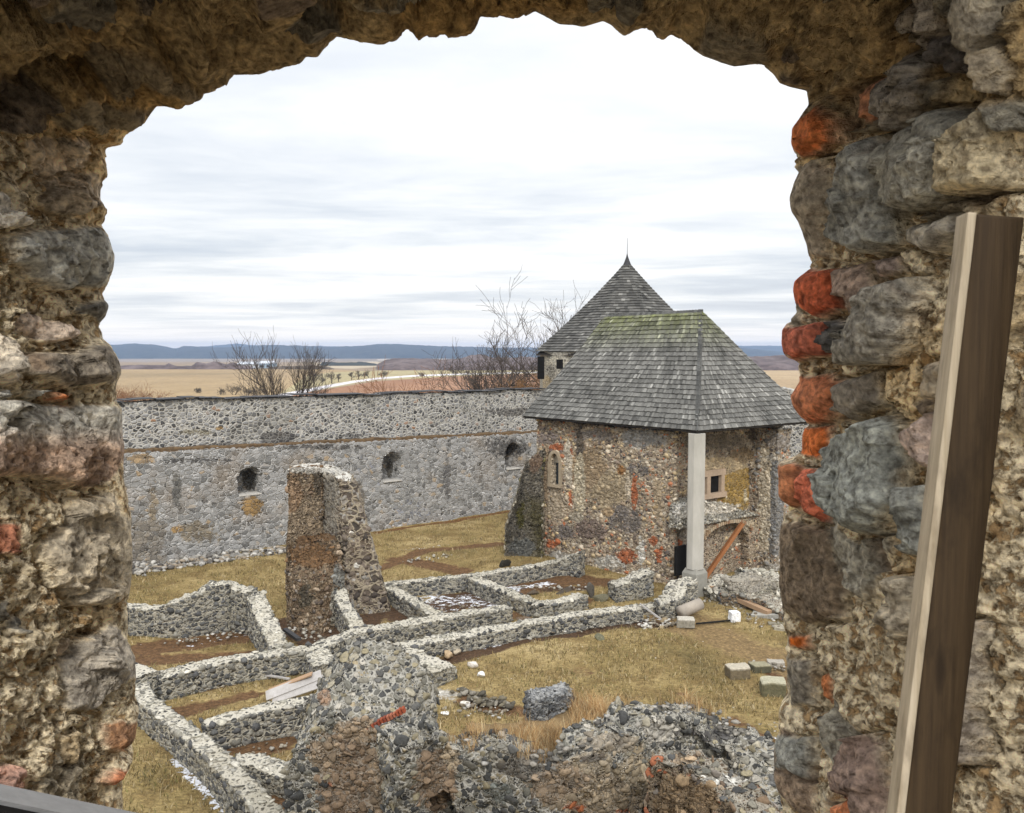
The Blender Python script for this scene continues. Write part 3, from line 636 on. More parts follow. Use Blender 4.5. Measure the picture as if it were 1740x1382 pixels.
mb.build('brick_strip', M_brick, r1, label='slanting strip of bright red bricks')
BP = [(p[0], p[1], p[2]-.10) for p in pth([(657, 1236, 15.0), (690, 1214, 15.15), (716, 1216, 15.4), (760, 1244, 15.6), (800, 1248, 15.6), (850, 1266, 15.5), (905, 1280, 15.3), (960, 1262, 15.3), (1010, 1240, 15.5), (1060, 1215, 15.9), (1110, 1198, 16.3), (1145, 1194, 16.6), (1180, 1206, 16.7), (1220, 1212, 16.5), (1255, 1238, 16.2), (1283, 1262, 15.7), (1300, 1292, 15.2), (1312, 1340, 14.4), (1332, 1420, 13.4)])]
wall('corner_ruin', BP, .85, M_white,
     'long near ruin with ragged slate-grey crest, dark stones in thick white mortar', 'ruined wall', res=.033, crumble=.36, lump=.12, seed=71, zb=0, edge=.10, blocky=.17, bf=2.6, cob=(.16, PAL_WHT, .86, 2, PAL_WHT+[(.42, .39, .33)]), niches=[(1.02, 0, 1.85, .36, .5, -1, .45), (2.45, 1.0, 1.45, .16, .4, -1, 0), (3.55, .9, 1.6, .3, .35, -1, .2), (5.1, .6, 1.35, .26, .4, -1, .2)],
     patches=[(880, 1305, 60, 22, (.12, .105, .085), 1.1), (1010, 1290, 40, 14, (.15, .125, .10), .9), (1150, 1245, 50, 10, (.13, .12, .11), .8), (742, 1325, 44, 66, BR1, 1.2), (765, 1290, 30, 30, TAN, .9), (960, 1330, 80, 46, BR2, 1.15), (900, 1292, 60, 20, (.20, .175, .14), 1.0), (1020, 1350, 110, 50, TAN, 1.1), (1040, 1262, 70, 24, (.36, .31, .24), 1.0), (1010, 1300, 60, 30, (.42, .35, .25), .9),  # first dark patches paint the shade of hollows and overhang into the face
              (1120, 1240, 60, 30, (.46, .43, .37), .8), (1080, 1320, 60, 50, (.38, .31, .21), .9), (1230, 1245, 40, 20, DGR, .7), (980, 1372, 36, 9, (.40, .14, .06), 1.0), (890, 1250, 24, 16, DGR, .7), (845, 1345, 44, 28, (.20, .21, .19), .7), (1060, 1378, 24, 7, BRICK, .9), (1240, 1290, 30, 30, (.5, .46, .38), .6)])
wall('inner_ruin', pth([(1136, 1300, 13.6), (1152, 1288, 13.8), (1180, 1296, 13.8), (1225, 1326, 13.6), (1270, 1358, 13.3), (1310, 1390, 13.0)]), .75, M_ruin,
     'small brown wedge of ruined wall with a white mortar edge at the bottom', 'ruined wall', res=.035, crumble=.12, lump=.11, seed=72, zb=0, edge=.1, blocky=.15, bf=5, cob=(.14, PAL_BRN, .97, 2, PAL_WHT),
     patches=[(1170, 1360, 70, 50, (.30, .215, .13), 1.2), (1160, 1290, 26, 10, (.42, .31, .2), 1.1), (1240, 1325, 70, 10, WHT, 1.1)])
# soil bank with tall dead grass behind the ruin's crest
V, Fc, cap = wallgeo([(p_[0], p_[1], p_[2]-.28) for p_ in pth([(780, 1225, 17.2), (850, 1238, 16.9), (930, 1228, 16.9), (1000, 1212, 17.2), (1060, 1192, 17.6), (1100, 1200, 17.5)])], 1.6, zb=0, res=.1, crumble=.12, lump=.16, seed=73, batter=.7)
M_bank = plain('soil_bank', (.24, .17, .085), (.15, .10, .05), 4, .95, .08)
bank = mesh('soil_bank', V, Fc[:, ::-1], M_bank); tag(bank, kind='structure')
wall('block_stub', pth([(896, 1178, 18.1), (930, 1174, 18.15), (966, 1172, 18.3)]), .6, masonry('slaty_masonry', 6, 2.8, [(0, (.10, .105, .11)), (.5, (.24, .25, .26)), (1, (.42, .42, .40))], (.12, .11, .10), .04, .06, cap=(.42, .42, .41)),
     'small squared grey stub of dry stone standing in the dead grass', 'wall', res=.03, seed=74, zb=0, crumble=.04, lump=.03, blocky=.07, bf=6, cob=(.17, [(.12, .125, .125), (.18, .18, .18), (.08, .082, .085)], .97, 1, [(.3, .3, .29), (.22, .22, .22)]))

# ================================================================== chapel
C_ = Vector((7.39, 33.87, 0)); L_e = Vector((.51, 41.22, 0)); R_e = Vector((13.74, 38.54, 0))
UA = (L_e-C_).normalized(); VB = (R_e-C_).normalized(); LA = (L_e-C_).length; LB = (R_e-C_).length
def ch(a, b, z=0.0): p = C_+UA*a+VB*b; return Vector((p.x, p.y, z))
chap = empty('chapel', ch(5, 4), 'roofed chapel ruin with mottled stone facade, hipped shingle roof and open broken corner', 'chapel')
EZ = 6.7
def chz(a, b, py):
    p = ch(a, b); return aty(W/2, py, p.y).z
def ch_a(px, b=.5):
    lo, hi = -2, 14
    for _ in range(50):
        m_ = (lo+hi)/2; q = proj([tuple(ch(m_, b, 4))])[0][0]
        if q > px: lo = m_
        else: hi = m_
    return lo
def ch_b(px, a):
    lo, hi = -2, 12
    for _ in range(50):
        m_ = (lo+hi)/2; q = proj([tuple(ch(a, m_, 4))])[0][0]
        if q < px: lo = m_
        else: hi = m_
    return lo
aL, aR = ch_a(912), ch_a(1146)
awin = ch_a(944); zw0, zw1 = chz(awin, .5, 824), chz(awin, .5, 771)
win = (aL-awin, zw0, zw1, .30, .4, -1, .5)
PL = (.50, .43, .31); GRN = (.13, .12, .03)
fp = [(985, 820, 14, 75, (.52, .46, .34), 1.15), (966, 790, 10, 60, (.58, .52, .42), 1.1), (967, 770, 9, 25, BRICK, .8), (970, 850, 6, 30, BRICK, .6), (928, 800, 8, 80, (.36, .27, .18), .8), (944, 760, 16, 10, BRICK, 1.0), (945, 800, 16, 40, (.50, .42, .31), .8),
      (945, 855, 22, 40, (.42, .35, .26), .7), (1000, 800, 50, 60, (.36, .27, .17), .7), (1040, 830, 70, 50, (.37, .30, .20), .7), (1078, 840, 8, 40, BRICK, 1.05), (1068, 830, 9, 30, (.60, .52, .40), .95), (1055, 800, 12, 14, (.34, .18, .07), .8), (1060, 880, 50, 45, (.19, .17, .155), .6), (1000, 900, 50, 30, (.20, .155, .13), .7),
      (1010, 900, 20, 14, BRICK, .62), (1065, 945, 26, 16, BRICK, .95), (938, 925, 13, 8, BRICK, .95), (950, 950, 40, 18, (.42, .40, .36), .8), (1035, 955, 35, 16, (.50, .48, .43), .9), (1090, 940, 8, 30, (.60, .58, .52), .9), (1110, 920, 12, 12, BRICK, .85), (1118, 850, 10, 50, (.40, .32, .22), .8),
      (1060, 790, 8, 8, PL, 1.0), (1090, 745, 60, 22, (.34, .33, .31), .8), (1010, 740, 60, 18, (.28, .25, .22), .6), (1090, 782, 40, 3, (.58, .52, .42), 1.0), (1040, 990, 60, 8, (.30, .19, .09), .8), (1120, 945, 10, 22, BRICK, .6), (1035, 870, 14, 12, (.45, .33, .2), .9), (1085, 800, 40, 20, (.17, .155, .145), .5), (985, 760, 10, 60, (.10, .085, .07), .75), (930, 745, 30, 20, (.24, .2, .18), .6), (980, 880, 20, 20, (.38, .34, .27), .7), (960, 905, 30, 20, (.17, .15, .14), .6)]
FRW = .9
wall('facade_wall', [(*ch(aL, .95)[:2], 6.55), (*ch(aR, .95)[:2], 6.55)], FRW, M_chap, parent=chap, patches=fp, res=.04, crumble=.02, lump=.06, seed=80, zb=-.1, niches=[win], edge=.02, cob=(.25, PAL_CHP, .8, 1, PAL_CHP))
# end wall (left), back wall
wall('end_wall', [(*ch(aL-.5, 1.2)[:2], 6.5), (*ch(aL-.5, LB-.9)[:2], 6.5)], .9, M_chap, parent=chap, res=.12, seed=81, zb=-.1)
wall('back_wall', [(*ch(aL-.2, LB-.95)[:2], 6.5), (*ch(1.2, LB-.95)[:2], 6.5)], .9, M_chap, parent=chap, res=.12, seed=82, zb=-.1)
# wall seen inside the broken corner
AI = aR+.05
b0, b1 = .9, LB-.5
bw = ch_b(1205, AI); zi0, zi1 = chz(AI, bw, 841), chz(AI, bw, 806)
bwin = [(bw-b0, zi0, zi1, .80, .10, -1, 0), (ch_b(1211, AI)-b0, zi0+.12, zi1-.1, .26, .75, -1, 0), (ch_b(1190, AI)-b0, zi0+.12, zi1-.1, .22, .75, -1, 0)]
brk = (ch_b(1280, AI)-b0, chz(AI, 6, 880), chz(AI, 6, 797), .25, .3, -1, 0)
YEL = (.38, .25, .07)
ip = [(1205, 750, 110, 25, (.22, .185, .14), .7), (1250, 830, 45, 55, YEL, 1.15), (1165, 820, 34, 60, (.54, .43, .28), 1.3), (1215, 795, 70, 24, (.48, .38, .24), 1.2), (1262, 775, 30, 20, (.26, .19, .11), .9), (1266, 840, 7, 26, (.60, .52, .36), 1.15), (1236, 845, 6, 8, (.62, .56, .42), 1.1), (1205, 822, 26, 26, (.46, .35, .24), 1.2), (1240, 812, 6, 6, (.55, .47, .3), .9), (1250, 858, 20, 9, (.60, .54, .43), 1),
      (1290, 740, 30, 20, (.11, .085, .06), .9), (1170, 850, 20, 14, (.62, .60, .54), 1)]
wall('inner_wall', [(*ch(AI+.45, b0)[:2], 6.5), (*ch(AI+.45, b1)[:2], 6.5)], .9, M_chap, parent=chap, patches=ip, res=.04, crumble=.02, lump=.04, seed=83, zb=-.1, niches=bwin+[brk], edge=.02, cob=(.22, PAL_CHP, .2, 1, PAL_CHP))
AL2 = AI-.42; zl = chz(AL2, 4, 876)
bn0, bn1 = ch_b(1194, AL2), ch_b(1277, AL2)
zn0, zn1 = -.05, chz(AL2, 4, 884)
dr = ch_b(1158, AL2)
lip = [(1165, 860, 26, 16, (.64, .62, .57), 1.2), (1210, 865, 50, 12, (.58, .55, .48), 1.1), (1230, 882, 50, 6, (.55, .45, .30), 1.1), (1150, 900, 26, 24, (.34, .30, .24), 1), (1150, 925, 14, 14, BRICK, .8), (1225, 905, 50, 18, (.42, .35, .25), .9), (1225, 950, 55, 28, (.20, .165, .125), .8), (1200, 985, 22, 12, BRICK, .6), (1275, 890, 12, 12, (.5, .42, .3), .9), (1140, 955, 14, 20, (.40, .38, .33), .9), (1206, 925, 8, 20, (.4, .2, .12), .6)]
wall('vault_ledge', [(*ch(AL2+.8, b0-.1)[:2], zl), (*ch(AL2+.8, b1-.2)[:2], zl-.1)], 1.6, M_chap, parent=chap, patches=lip, res=.04, crumble=.10, lump=.06, seed=84, zb=-.1, edge=.1, cob=(.2, PAL_CHP, .5, 1, PAL_CHP),
     niches=[((bn0+bn1)/2-b0+.1, zn0, zn1, (bn1-bn0)/2, 1.15, -1, .7), (dr-b0+.1, .55, 1.75, .38, .8, -1, 0)])
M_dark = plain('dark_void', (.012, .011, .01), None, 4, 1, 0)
# window frame of pinkish stone with two dark lights
M_frame = plain('dressed_stone', (.48, .37, .27), (.38, .28, .2), 9, .9, .01)
fr = MB(); pc = lambda b, z, o=0.0: ch(AI-.02-o, b, z)
zc = (zi0+zi1)/2; hh = (zi1-zi0)/2
fr.box(pc(bw, zi1+.05), .95, .10, .13, VB, UA); fr.box(pc(bw, zi0-.04), .98, .14, .11, VB, UA)
for q in (ch_b(1225, AI), ch_b(1201, AI), ch_b(1180, AI)): fr.box(pc(q, zc), .11, .09, hh+.005, VB, UA)
wf = fr.build('window_frame', M_frame, chap)
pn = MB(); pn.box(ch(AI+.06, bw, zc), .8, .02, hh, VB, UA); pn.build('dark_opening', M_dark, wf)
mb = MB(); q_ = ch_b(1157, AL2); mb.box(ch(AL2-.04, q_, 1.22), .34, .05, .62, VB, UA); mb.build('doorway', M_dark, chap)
mb = MB()                                                     # brick rim of the vault
for k in range(26):
    t = -1+2*(k+.5)/26; bb = (bn0+bn1)/2+(bn1-bn0)/2*t*1.0; z_ = zn1-.7+.7*math.sqrt(max(0, 1-t*t))+.02; mb.box(ch(AL2-.05, bb, z_), .04, .10, .075, VB, UA, col=random.choice([(.40, .31, .21), (.34, .24, .15), (.30, .18, .11), (.44, .37, .27)]))
mb.build('brick_arch', colmat('arch_brick', .9, 20, .01), chap)
_w = [(*ch(AL2+.12, ch_b(x_, AL2))[:2], chz(AL2, ch_b(x_, AL2), y_)) for x_, y_ in ((1150, 862), (1165, 846), (1185, 850), (1205, 852), (1235, 858), (1256, 866), (1284, 876))]
wall('broken_ledge', _w, .55, M_white, parent=chap, zb=zl-.1, res=.03, crumble=.08, lump=.08, seed=88, blocky=.1, bf=6, cob=(.17, PAL_CAP, .7, 1, PAL_CAP), patches=[(1165, 865, 26, 18, (.72, .69, .62), 1.2), (1215, 864, 46, 12, (.66, .61, .52), 1.1)])
# lancet window glass and jamb
gl, nt, b = newmat('old_glass'); b.inputs['Base Color'].default_value = (.05, .06, .065, 1); b.inputs['Roughness'].default_value = .25
fm = MB(); pw_ = ch(awin, .5-.02, 0)
for sg in (-1, 1):
    fm.box((pw_+UA*sg*.36).to_tuple()[:2]+((zw0+zw1)/2-.22,), .075, .07, (zw1-zw0)/2-.2, UA, VB)
    for k in range(5):
        t0_, t1_ = k/5, (k+1)/5; x0_, x1_ = .36*math.cos(t0_*1.45), .36*math.cos(t1_*1.45); h0_, h1_ = .55*math.sin(t0_*1.45), .55*math.sin(t1_*1.45); d_ = Vector((0, 0, 1))*(h1_-h0_)+UA*sg*(x1_-x0_); u_ = d_.normalized(); c_ = (pw_+UA*sg*(x0_+x1_)/2).to_tuple()[:2]+(zw1-.46+(h0_+h1_)/2,)
        fm.box(c_, d_.length/2+.02, .07, .075, u_, VB, u_.cross(VB))
fm.box(pw_.to_tuple()[:2]+(zw0-.05,), .42, .10, .06, UA, VB)
fm.build('lancet_frame', plain('pale_dressed_stone', (.42, .35, .25), (.30, .24, .17), 9, .9, .01), chap)
lg = MB(); pwin = ch(awin, .5+.30, 0); lg.box((pwin.x, pwin.y, (zw0+zw1)/2), .32, .02, (zw1-zw0)/2, UA, VB); glz = lg.build('lancet_window', gl, chap)
bar = MB()
for k in range(4): bar.box((pwin-VB*.025).to_tuple()[:2]+(zw0+.2+k*.3,), .30, .014, .014, UA, VB)
bar.box((pwin-VB*.025).to_tuple()[:2]+((zw0+zw1)/2-.1,), .012, .012, (zw1-zw0)/2, UA, VB); bar.build('glazing_bar', M_slate, glz)
tr = MB(); tr.box((pwin-VB*.05).to_tuple()[:2]+(zw1-.22,), .30, .03, .24, UA, VB, col=(.5, .45, .36)); tr.build('tracery', colmat('tracery_stone'), glz)
# right corner pier
bq0, bq1 = LB-1.0, LB-.45
rp = [(1318, 860, 20, 130, (.24, .24, .235), .85), (1322, 900, 16, 90, (.40, .385, .36), .5), (1300, 840, 14, 120, (.62, .55, .43), 1.3), (1296, 800, 8, 14, BRICK, .9), (1320, 750, 40, 18, (.30, .27, .24), .7), (1308, 778, 22, 10, (.56, .53, .47), .9), (1290, 890, 8, 60, (.56, .50, .38), .9), (1310, 975, 40, 28, (.42, .395, .35), .8)]
bp = ch_b(1322, .6)
wall('corner_pier', [(*ch(AI+.3, bp+.1)[:2], 6.5), (*ch(.35, bp)[:2], 6.45)], .9, M_chap, parent=chap, patches=rp, res=.04, crumble=.02, lump=.09, seed=85, zb=-.1, batter=.25, edge=.02, cob=(.24, [(.25, .245, .235), (.33, .32, .30), (.42, .40, .36), (.17, .165, .16)], .8, 1, PAL_CHP))
# rubble heap at the right foot
hp = pz([(1205, 1000, .4), (1232, 985, .7), (1262, 972, 1.15), (1300, 968, 1.1), (1330, 985, .8)])
wall('rubble_bank', hp, 1.3, M_low, 'pale heap of collapsed rubble under the right corner of the chapel', 'rubble heap', res=.05, crumble=.25, lump=.2, seed=86, zb=-.1, batter=.4, cob=(.22, PAL_CAP+PAL_LOW[3:], .95, 1, PAL_CAP), patches=[(1270, 990, 80, 30, (.34, .31, .26), .6)])
# mossy corner buttress
V, Fc, cap = wallgeo([(*ch(aL-.35, .6)[:2], 5.1), (*ch(aL+.15, .2)[:2], 4.55), (*ch(aL+.5, -.05)[:2], 3.4), (*ch(aL+.8, -.35)[:2], 2.1), (*ch(aL+.95, -.5)[:2], 1.3)], 1.15, zb=-.1, res=.045, lump=.13, crumble=.12, seed=87, batter=.25)
mesh('buttress', V, Fc[:, ::-1], M_moss, chap, None, True, {'cap': cap*0, 'patch': patches_of(V, [(888, 930, 30, 22, (.20, .205, .19), .8), (910, 780, 16, 40, (.34, .24, .17), .8), (885, 880, 12, 40, GRN, .5)])}, 'mossy battered corner buttress')
add_stones(chap, V, Fc, cap*0, patches_of(V, [(885, 880, 12, 40, GRN, .3)]), (.27, PAL_MOS, .95, 1, PAL_MOS), 87)
# white column carrying the roof corner
M_col = plain('limewashed_concrete', (.54, .52, .47), (.40, .385, .34), 2.2, .85, .006, (1, 1, .35))
def prism(mb, c, r, z0, z1, r1=None, k=8, rot=R(22.5)):
    r1 = r1 or r; V = []
    for z, q in ((z0, r), (z1, r1)):
        for j in range(k): a = rot+6.28318*j/k; x, y = q*math.cos(a), q*math.sin(a); V.append(Vector((c.x, c.y, z))+UA*x+VB*y)
    mb.add(V, [(j, (j+1) % k, k+(j+1) % k, k+j) for j in range(k)]+[tuple(range(k))[::-1], tuple(range(k, 2*k))])
cc = at(1180, 1012); colm = empty('column', cc, 'tall off-white eight-sided column holding up the chapel roof corner', 'column')
mb = MB(); prism(mb, cc, .335, 1.12, 6.6); mb.build('shaft', M_col, colm)
mb = MB(); prism(mb, cc, .48, -.1, .95, k=4, rot=R(45)); prism(mb, cc, .48, .95, 1.15, .35, k=4, rot=R(45))
mb.build('plinth', plain('weathered_plinth', (.34, .33, .29), (.26, .25, .22), 4, .9, .005), colm)

# ---- shingle roofs
M_shin = colmat('weathered_shingle', .85, 30, .004, (1, 1, 1), .3)
def shingle_faces(mb, faces, rows, sw, seed, tone, flare=.0, lift=.035, zflare=None):
    rs = np.random.default_rng(seed)
    for fi, (E0, E1, T0, T1) in enumerate(faces):
        E0, E1, T0, T1 = map(Vector, (E0, E1, T0, T1)); nrm = (E1-E0).cross(((T0+T1)/2-(E0+E1)/2)).normalized()
        if nrm.z < 0: nrm = -nrm
        def S(s, t):
            p = E0.lerp(E1, s).lerp(T0.lerp(T1, s), t); p = p-nrm*flare*math.sin(math.pi*min(1, t*1.0))*1.0
            return p
        for r in range(rows):
            t0, t1 = r/rows, (r+1.25)/rows; t1 = min(t1, 1.0)
            wid = (S(1, t0)-S(0, t0)).length; n = max(1, int(wid/sw)); cuts = np.sort(np.concatenate([[0, 1], (np.arange(1, n)+rs.uniform(-.28, .28, n-1))/n])) if n > 1 else np.array([0, 1])
            jl = rs.uniform(-.08, .08)
            for k in range(len(cuts)-1):
                s0_, s1_ = cuts[k]+.0004, cuts[k+1]-.0006
                dt = rs.uniform(-.10, .06)/rows; ta = max(t0+dt, 0.0) if r else dt*.3; th = .034+rs.uniform(0, .018)
                # keep the shingle's columns parallel up the slope
                a, b_ = S(s0_, ta), S(s1_, ta)
                c, d = S(s1_, t1), S(s0_, t1)
                if r < rows-1:
                    mid = ((c+d)/2); up_d = (S((s0_+s1_)/2, t1)-S((s0_+s1_)/2, ta)); w2 = (b_-a)*.5
                    c2, d2 = mid+w2, mid-w2
                    c, d = c2, d2
                q = 1+fbm(np.array([[a.x*.9, a.y*.9, r*.23+fi]]), 1.6, 3, seed)[0]*1.1
                hi = rs.random()
                v = tone[0]*(q)*(rs.uniform(.75, 1.25)); 
                if hi > .9: v *= rs.uniform(1.35, 2.0)
                if hi < .14: v *= .62
                tt = (t0+1/rows)
                gre = max(0, (tt-tone[3])*2.2)*(.6+.8*rs.random())
                colr = (v*1.03, v*(1.01+.10*gre), v*(.93-.45*min(gre, 1)))
                o = nrm*(lift+th)
                V = [a+nrm*lift, b_+nrm*lift, c, d, a+o, b_+o, c+nrm*th*.5, d+nrm*th*.5]
                mb.add(V, [(4, 5, 6, 7), (0, 1, 5, 4), (1, 2, 6, 5), (0, 4, 7, 3)], colr)
a3, aL3 = 3.05, 8.6; bm_ = LB/2; RZ = 11.66
def E(a, b): return ch(a, b, EZ)
TR, TL = ch(a3, bm_, RZ), ch(aL3, bm_, RZ-.06)
c00, c0R, cL0, cLR = E(-.02, -.02), E(-.05, LB), E(LA, 0), E(LA, LB)
faces = [(cL0, c00, TL, TR), (c00, c0R, TR, TR), (c0R, cLR, TR, TL), (cLR, cL0, TL, TL)]
roof = MB(); 
M_under = plain('roof_underlay', (.07, .06, .05), None, 5, 1, 0)
ub = MB()
for e0, e1, t0, t1 in [tuple(q-Vector((0, 0, .22 if i > 1 else .05)) for i, q in enumerate(f_)) for f_ in faces]: ub.add([e0, e1, t1, t0] if t0 != t1 else [e0, e1, t0], [(0, 1, 2, 3)] if t0 != t1 else [(0, 1, 2)])
mbot = [c00-Vector((0, 0, .07)), c0R-Vector((0, 0, .07)), cLR-Vector((0, 0, .07)), cL0-Vector((0, 0, .07))]
shingle_faces(roof, faces[:2], 25, .105, 5, (.14, 0, 0, .66), flare=.07)
shingle_faces(roof, faces[2:], 20, .35, 6, (.135, 0, 0, .8), flare=.07)
# hip and ridge caps
def caps(mb, p0, p1, n, w, side, tone, lift=.06):
    p0, p1 = Vector(p0), Vector(p1); d = (p1-p0); u = d.normalized()
    for k in range(n):
        a = p0+d*(k/n)+Vector((0, 0, lift)); b_ = p0+d*((k+1.3)/n)+Vector((0, 0, lift-.03)); v = tone*random.uniform(.7, 1.5)
        for sgn in side:
            s_ = Vector(sgn)*w
            mb.add([a, a+s_, b_+s_, b_, a+Vector((0, 0, .02)), a+s_+Vector((0, 0, .02)), b_+s_+Vector((0, 0, .01)), b_+Vector((0, 0, .01))], [(4, 5, 6, 7), (7, 6, 5, 4), (0, 1, 5, 4), (1, 2, 6, 5)], (v, v, v*.95))
def slopevec(e, out): return (Vector(e)).normalized()
sl = [((c00-cL0).normalized()*-1), (c0R-c00).normalized()]
caps(roof, c00, TR, 26, .13, [tuple(-(VB*0)+UA*1.0+Vector((0, 0, -.0))), tuple(VB)], .15, .05)
caps(roof, TL, TR, 34, .15, [tuple((-VB*.62-Vector((0, 0, .78)))), tuple((VB*.62-Vector((0, 0, .78))))], .16, .07)
rf = roof.build('roof', M_shin, chap, label='steep hipped grey shingle roof')
ub.build('roof_boarding', M_under, rf)
sof = MB(); sof.add([p for p in mbot], [(0, 3, 2, 1)]); sof.build('soffit', M_under, rf)

# ================================================================== round tower with pyramid roof
TC = Vector((8.02, 60, 0)); tow = empty('tower', TC, 'stone tower behind the chapel with tall pointed shingle roof and needle finial', 'tower')
k = 8; rr = 6.55; ez = 9.75; apx = Vector((TC.x, TC.y, 16.0)); rot = R(12)
V = []; nseg, nz = 160, 60
th_ = np.linspace(0, 2*np.pi, nseg+1); zz_ = np.linspace(-1, 9.75, nz)
T_, Z_ = np.meshgrid(th_, zz_, indexing='ij'); V = np.stack([TC.x+6.05*np.cos(T_), TC.y+6.05*np.sin(T_), Z_], -1).reshape(-1, 3)
V = V+np.stack([fbm(V, 1, 3, 1), fbm(V, 1, 3, 2), fbm(V, 1, 3, 3)], 1)*.12
mesh('tower_wall', V, gridfaces(nseg+1, nz), M_tower, tow, None, True, {'patch': patches_of(V, [(925, 612, 40, 14, (.56, .52, .42), 1.0), (930, 650, 14, 18, (.45, .36, .22), .8)])})
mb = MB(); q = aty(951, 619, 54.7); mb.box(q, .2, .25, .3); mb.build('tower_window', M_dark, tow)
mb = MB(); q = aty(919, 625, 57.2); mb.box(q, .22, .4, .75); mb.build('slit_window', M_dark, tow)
tr_ = MB(); fs = []
for j in range(k):
    a0, a1 = rot+2*math.pi*j/k, rot+2*math.pi*(j+1)/k
    fs.append((Vector((TC.x+rr*math.cos(a0), TC.y+rr*math.sin(a0), ez)), Vector((TC.x+rr*math.cos(a1), TC.y+rr*math.sin(a1), ez)), apx, apx))
shingle_faces(tr_, fs, 34, .26, 9, (.10, 0, 0, .95), flare=.16, lift=.05)
trf = tr_.build('tower_roof', M_shin, tow, label='tall dark pointed shingle roof')
ub = MB()
for e0, e1, t0, _ in fs: ub.add([e0-Vector((0, 0, .25)), e1-Vector((0, 0, .25)), t0-Vector((0, 0, .3))], [(0, 1, 2)])
ub.add([f[0]-Vector((0, 0, .25)) for f in fs], [tuple(range(8))[::-1]]); ub.build('roof_boarding', M_under, trf)
mb = MB(); mb.tube([apx+Vector((0, 0, z)) for z in (-.5, 0, .35, .55)], [.42, .2, .07, .03], 10); mb.tube([apx+Vector((0, 0, z)) for z in (.5, 1.65)], [.025, .012], 6)
mb.build('finial', M_slate, tow)
#@@PART3
# ================================================================== THE WINDOW WE LOOK THROUGH
YF = 1.60
OUT = [(200, 1560), (203, 1382), (202, 1333), (223, 1302), (207, 1290), (204, 1276), (226, 1263), (229, 1220), (222, 1198), (224, 1163), (224, 1128), (213, 1102), (211, 1041), (213, 1011), (220, 976), (220, 945), (218, 880), (212, 850), (205, 819), (205, 793), (206, 760), (202, 750), (199, 696), (188, 684), (192, 655), (201, 634), (194, 605), (181, 585), (165, 574), (159, 547), (171, 535), (177, 519), (167, 498), (183, 469), (189, 432), (177, 395), (167, 383), (178, 352), (163, 333), (163, 317), (178, 296), (174, 270), (167, 253), (169, 247), (198, 245), (208, 230), (237, 213), (246, 195), (256, 179), (274, 178), (299, 188), (310, 178), (336, 170), (341, 159), (354, 160), (371, 151), (382, 140), (388, 124), (410, 122), (430, 123), (470, 118), (504, 111), (516, 94), (536, 96), (546, 81), (568, 62), (610, 70), (647, 77), (670, 70), (690, 49), (700, 54), (709, 69), (729, 59), (760, 60), (796, 60), (808, 45), (816, 24), (840, 28), (860, 32), (880, 34), (898, 24), (911, 16), (932, 28), (951, 38), (975, 39), (991, 43), (1010, 39), (1027, 33), (1040, 40), (1053, 55), (1062, 66), (1077, 53), (1108, 48), (1116, 62), (1128, 68), (1141, 58), (1158, 64), (1174, 76), (1200, 94), (1249, 111), (1285, 106), (1307, 112), (1320, 121), (1330, 137), (1350, 143), (1376, 147), (1378, 174), (1366, 190), (1358, 202), (1347, 216), (1345, 240), (1353, 260), (1358, 264), (1349, 275), (1361, 289), (1350, 310), (1343, 334), (1346, 355), (1359, 373), (1366, 390), (1374, 412), (1380, 440), (1378, 456), (1352, 478), (1350, 492), (1357, 530), (1338, 550), (1330, 560), (1329, 584), (1333, 606), (1355, 614), (1359, 632), (1362, 649), (1346, 675), (1350, 692), (1361, 707), (1374, 718), (1366, 740), (1365, 768), (1345, 782), (1325, 787), (1326, 846), (1340, 862), (1358, 870), (1338, 878), (1332, 890), (1329, 918), (1328, 1000), (1332, 1040), (1334, 1067), (1336, 1085), (1338, 1102), (1340, 1150), (1339, 1195), (1328, 1215), (1326, 1256), (1318, 1280), (1317, 1326), (1326, 1355), (1333, 1382), (1334, 1560)]
O3 = np.array([tuple(aty(x, y, YF)) for x, y in OUT])[:, [0, 2]]
def rsm(P, st):
    out = [P[0]]
    for a, b in zip(P, P[1:]):
        n = max(1, int(np.linalg.norm(b-a)/st))
        for k in range(1, n+1): out.append(a+(b-a)*k/n)
    out = np.array(out); d = np.concatenate([[0], np.cumsum(np.linalg.norm(np.diff(out, axis=0), axis=1))])
    m = int(d[-1]/st); t = np.linspace(0, d[-1], m); return np.stack([np.interp(t, d, out[:, 0]), np.interp(t, d, out[:, 1])], 1)
ST_ = .0036
S = rsm(O3, ST_); n = len(S)
def smooth(P, k):
    ker = np.hanning(2*k+1); ker /= ker.sum(); Q = np.vstack([np.repeat(P[:1], k, 0), P, np.repeat(P[-1:], k, 0)])
    return np.stack([np.convolve(Q[:, i], ker, 'valid') for i in (0, 1)], 1)
Sm = smooth(S, 45); Sd = smooth(S, 2)
tg = np.gradient(smooth(S, 70), axis=0); tg /= np.linalg.norm(tg, axis=1)[:, None]; OutN = np.stack([-tg[:, 1], tg[:, 0]], 1)      # away from the opening
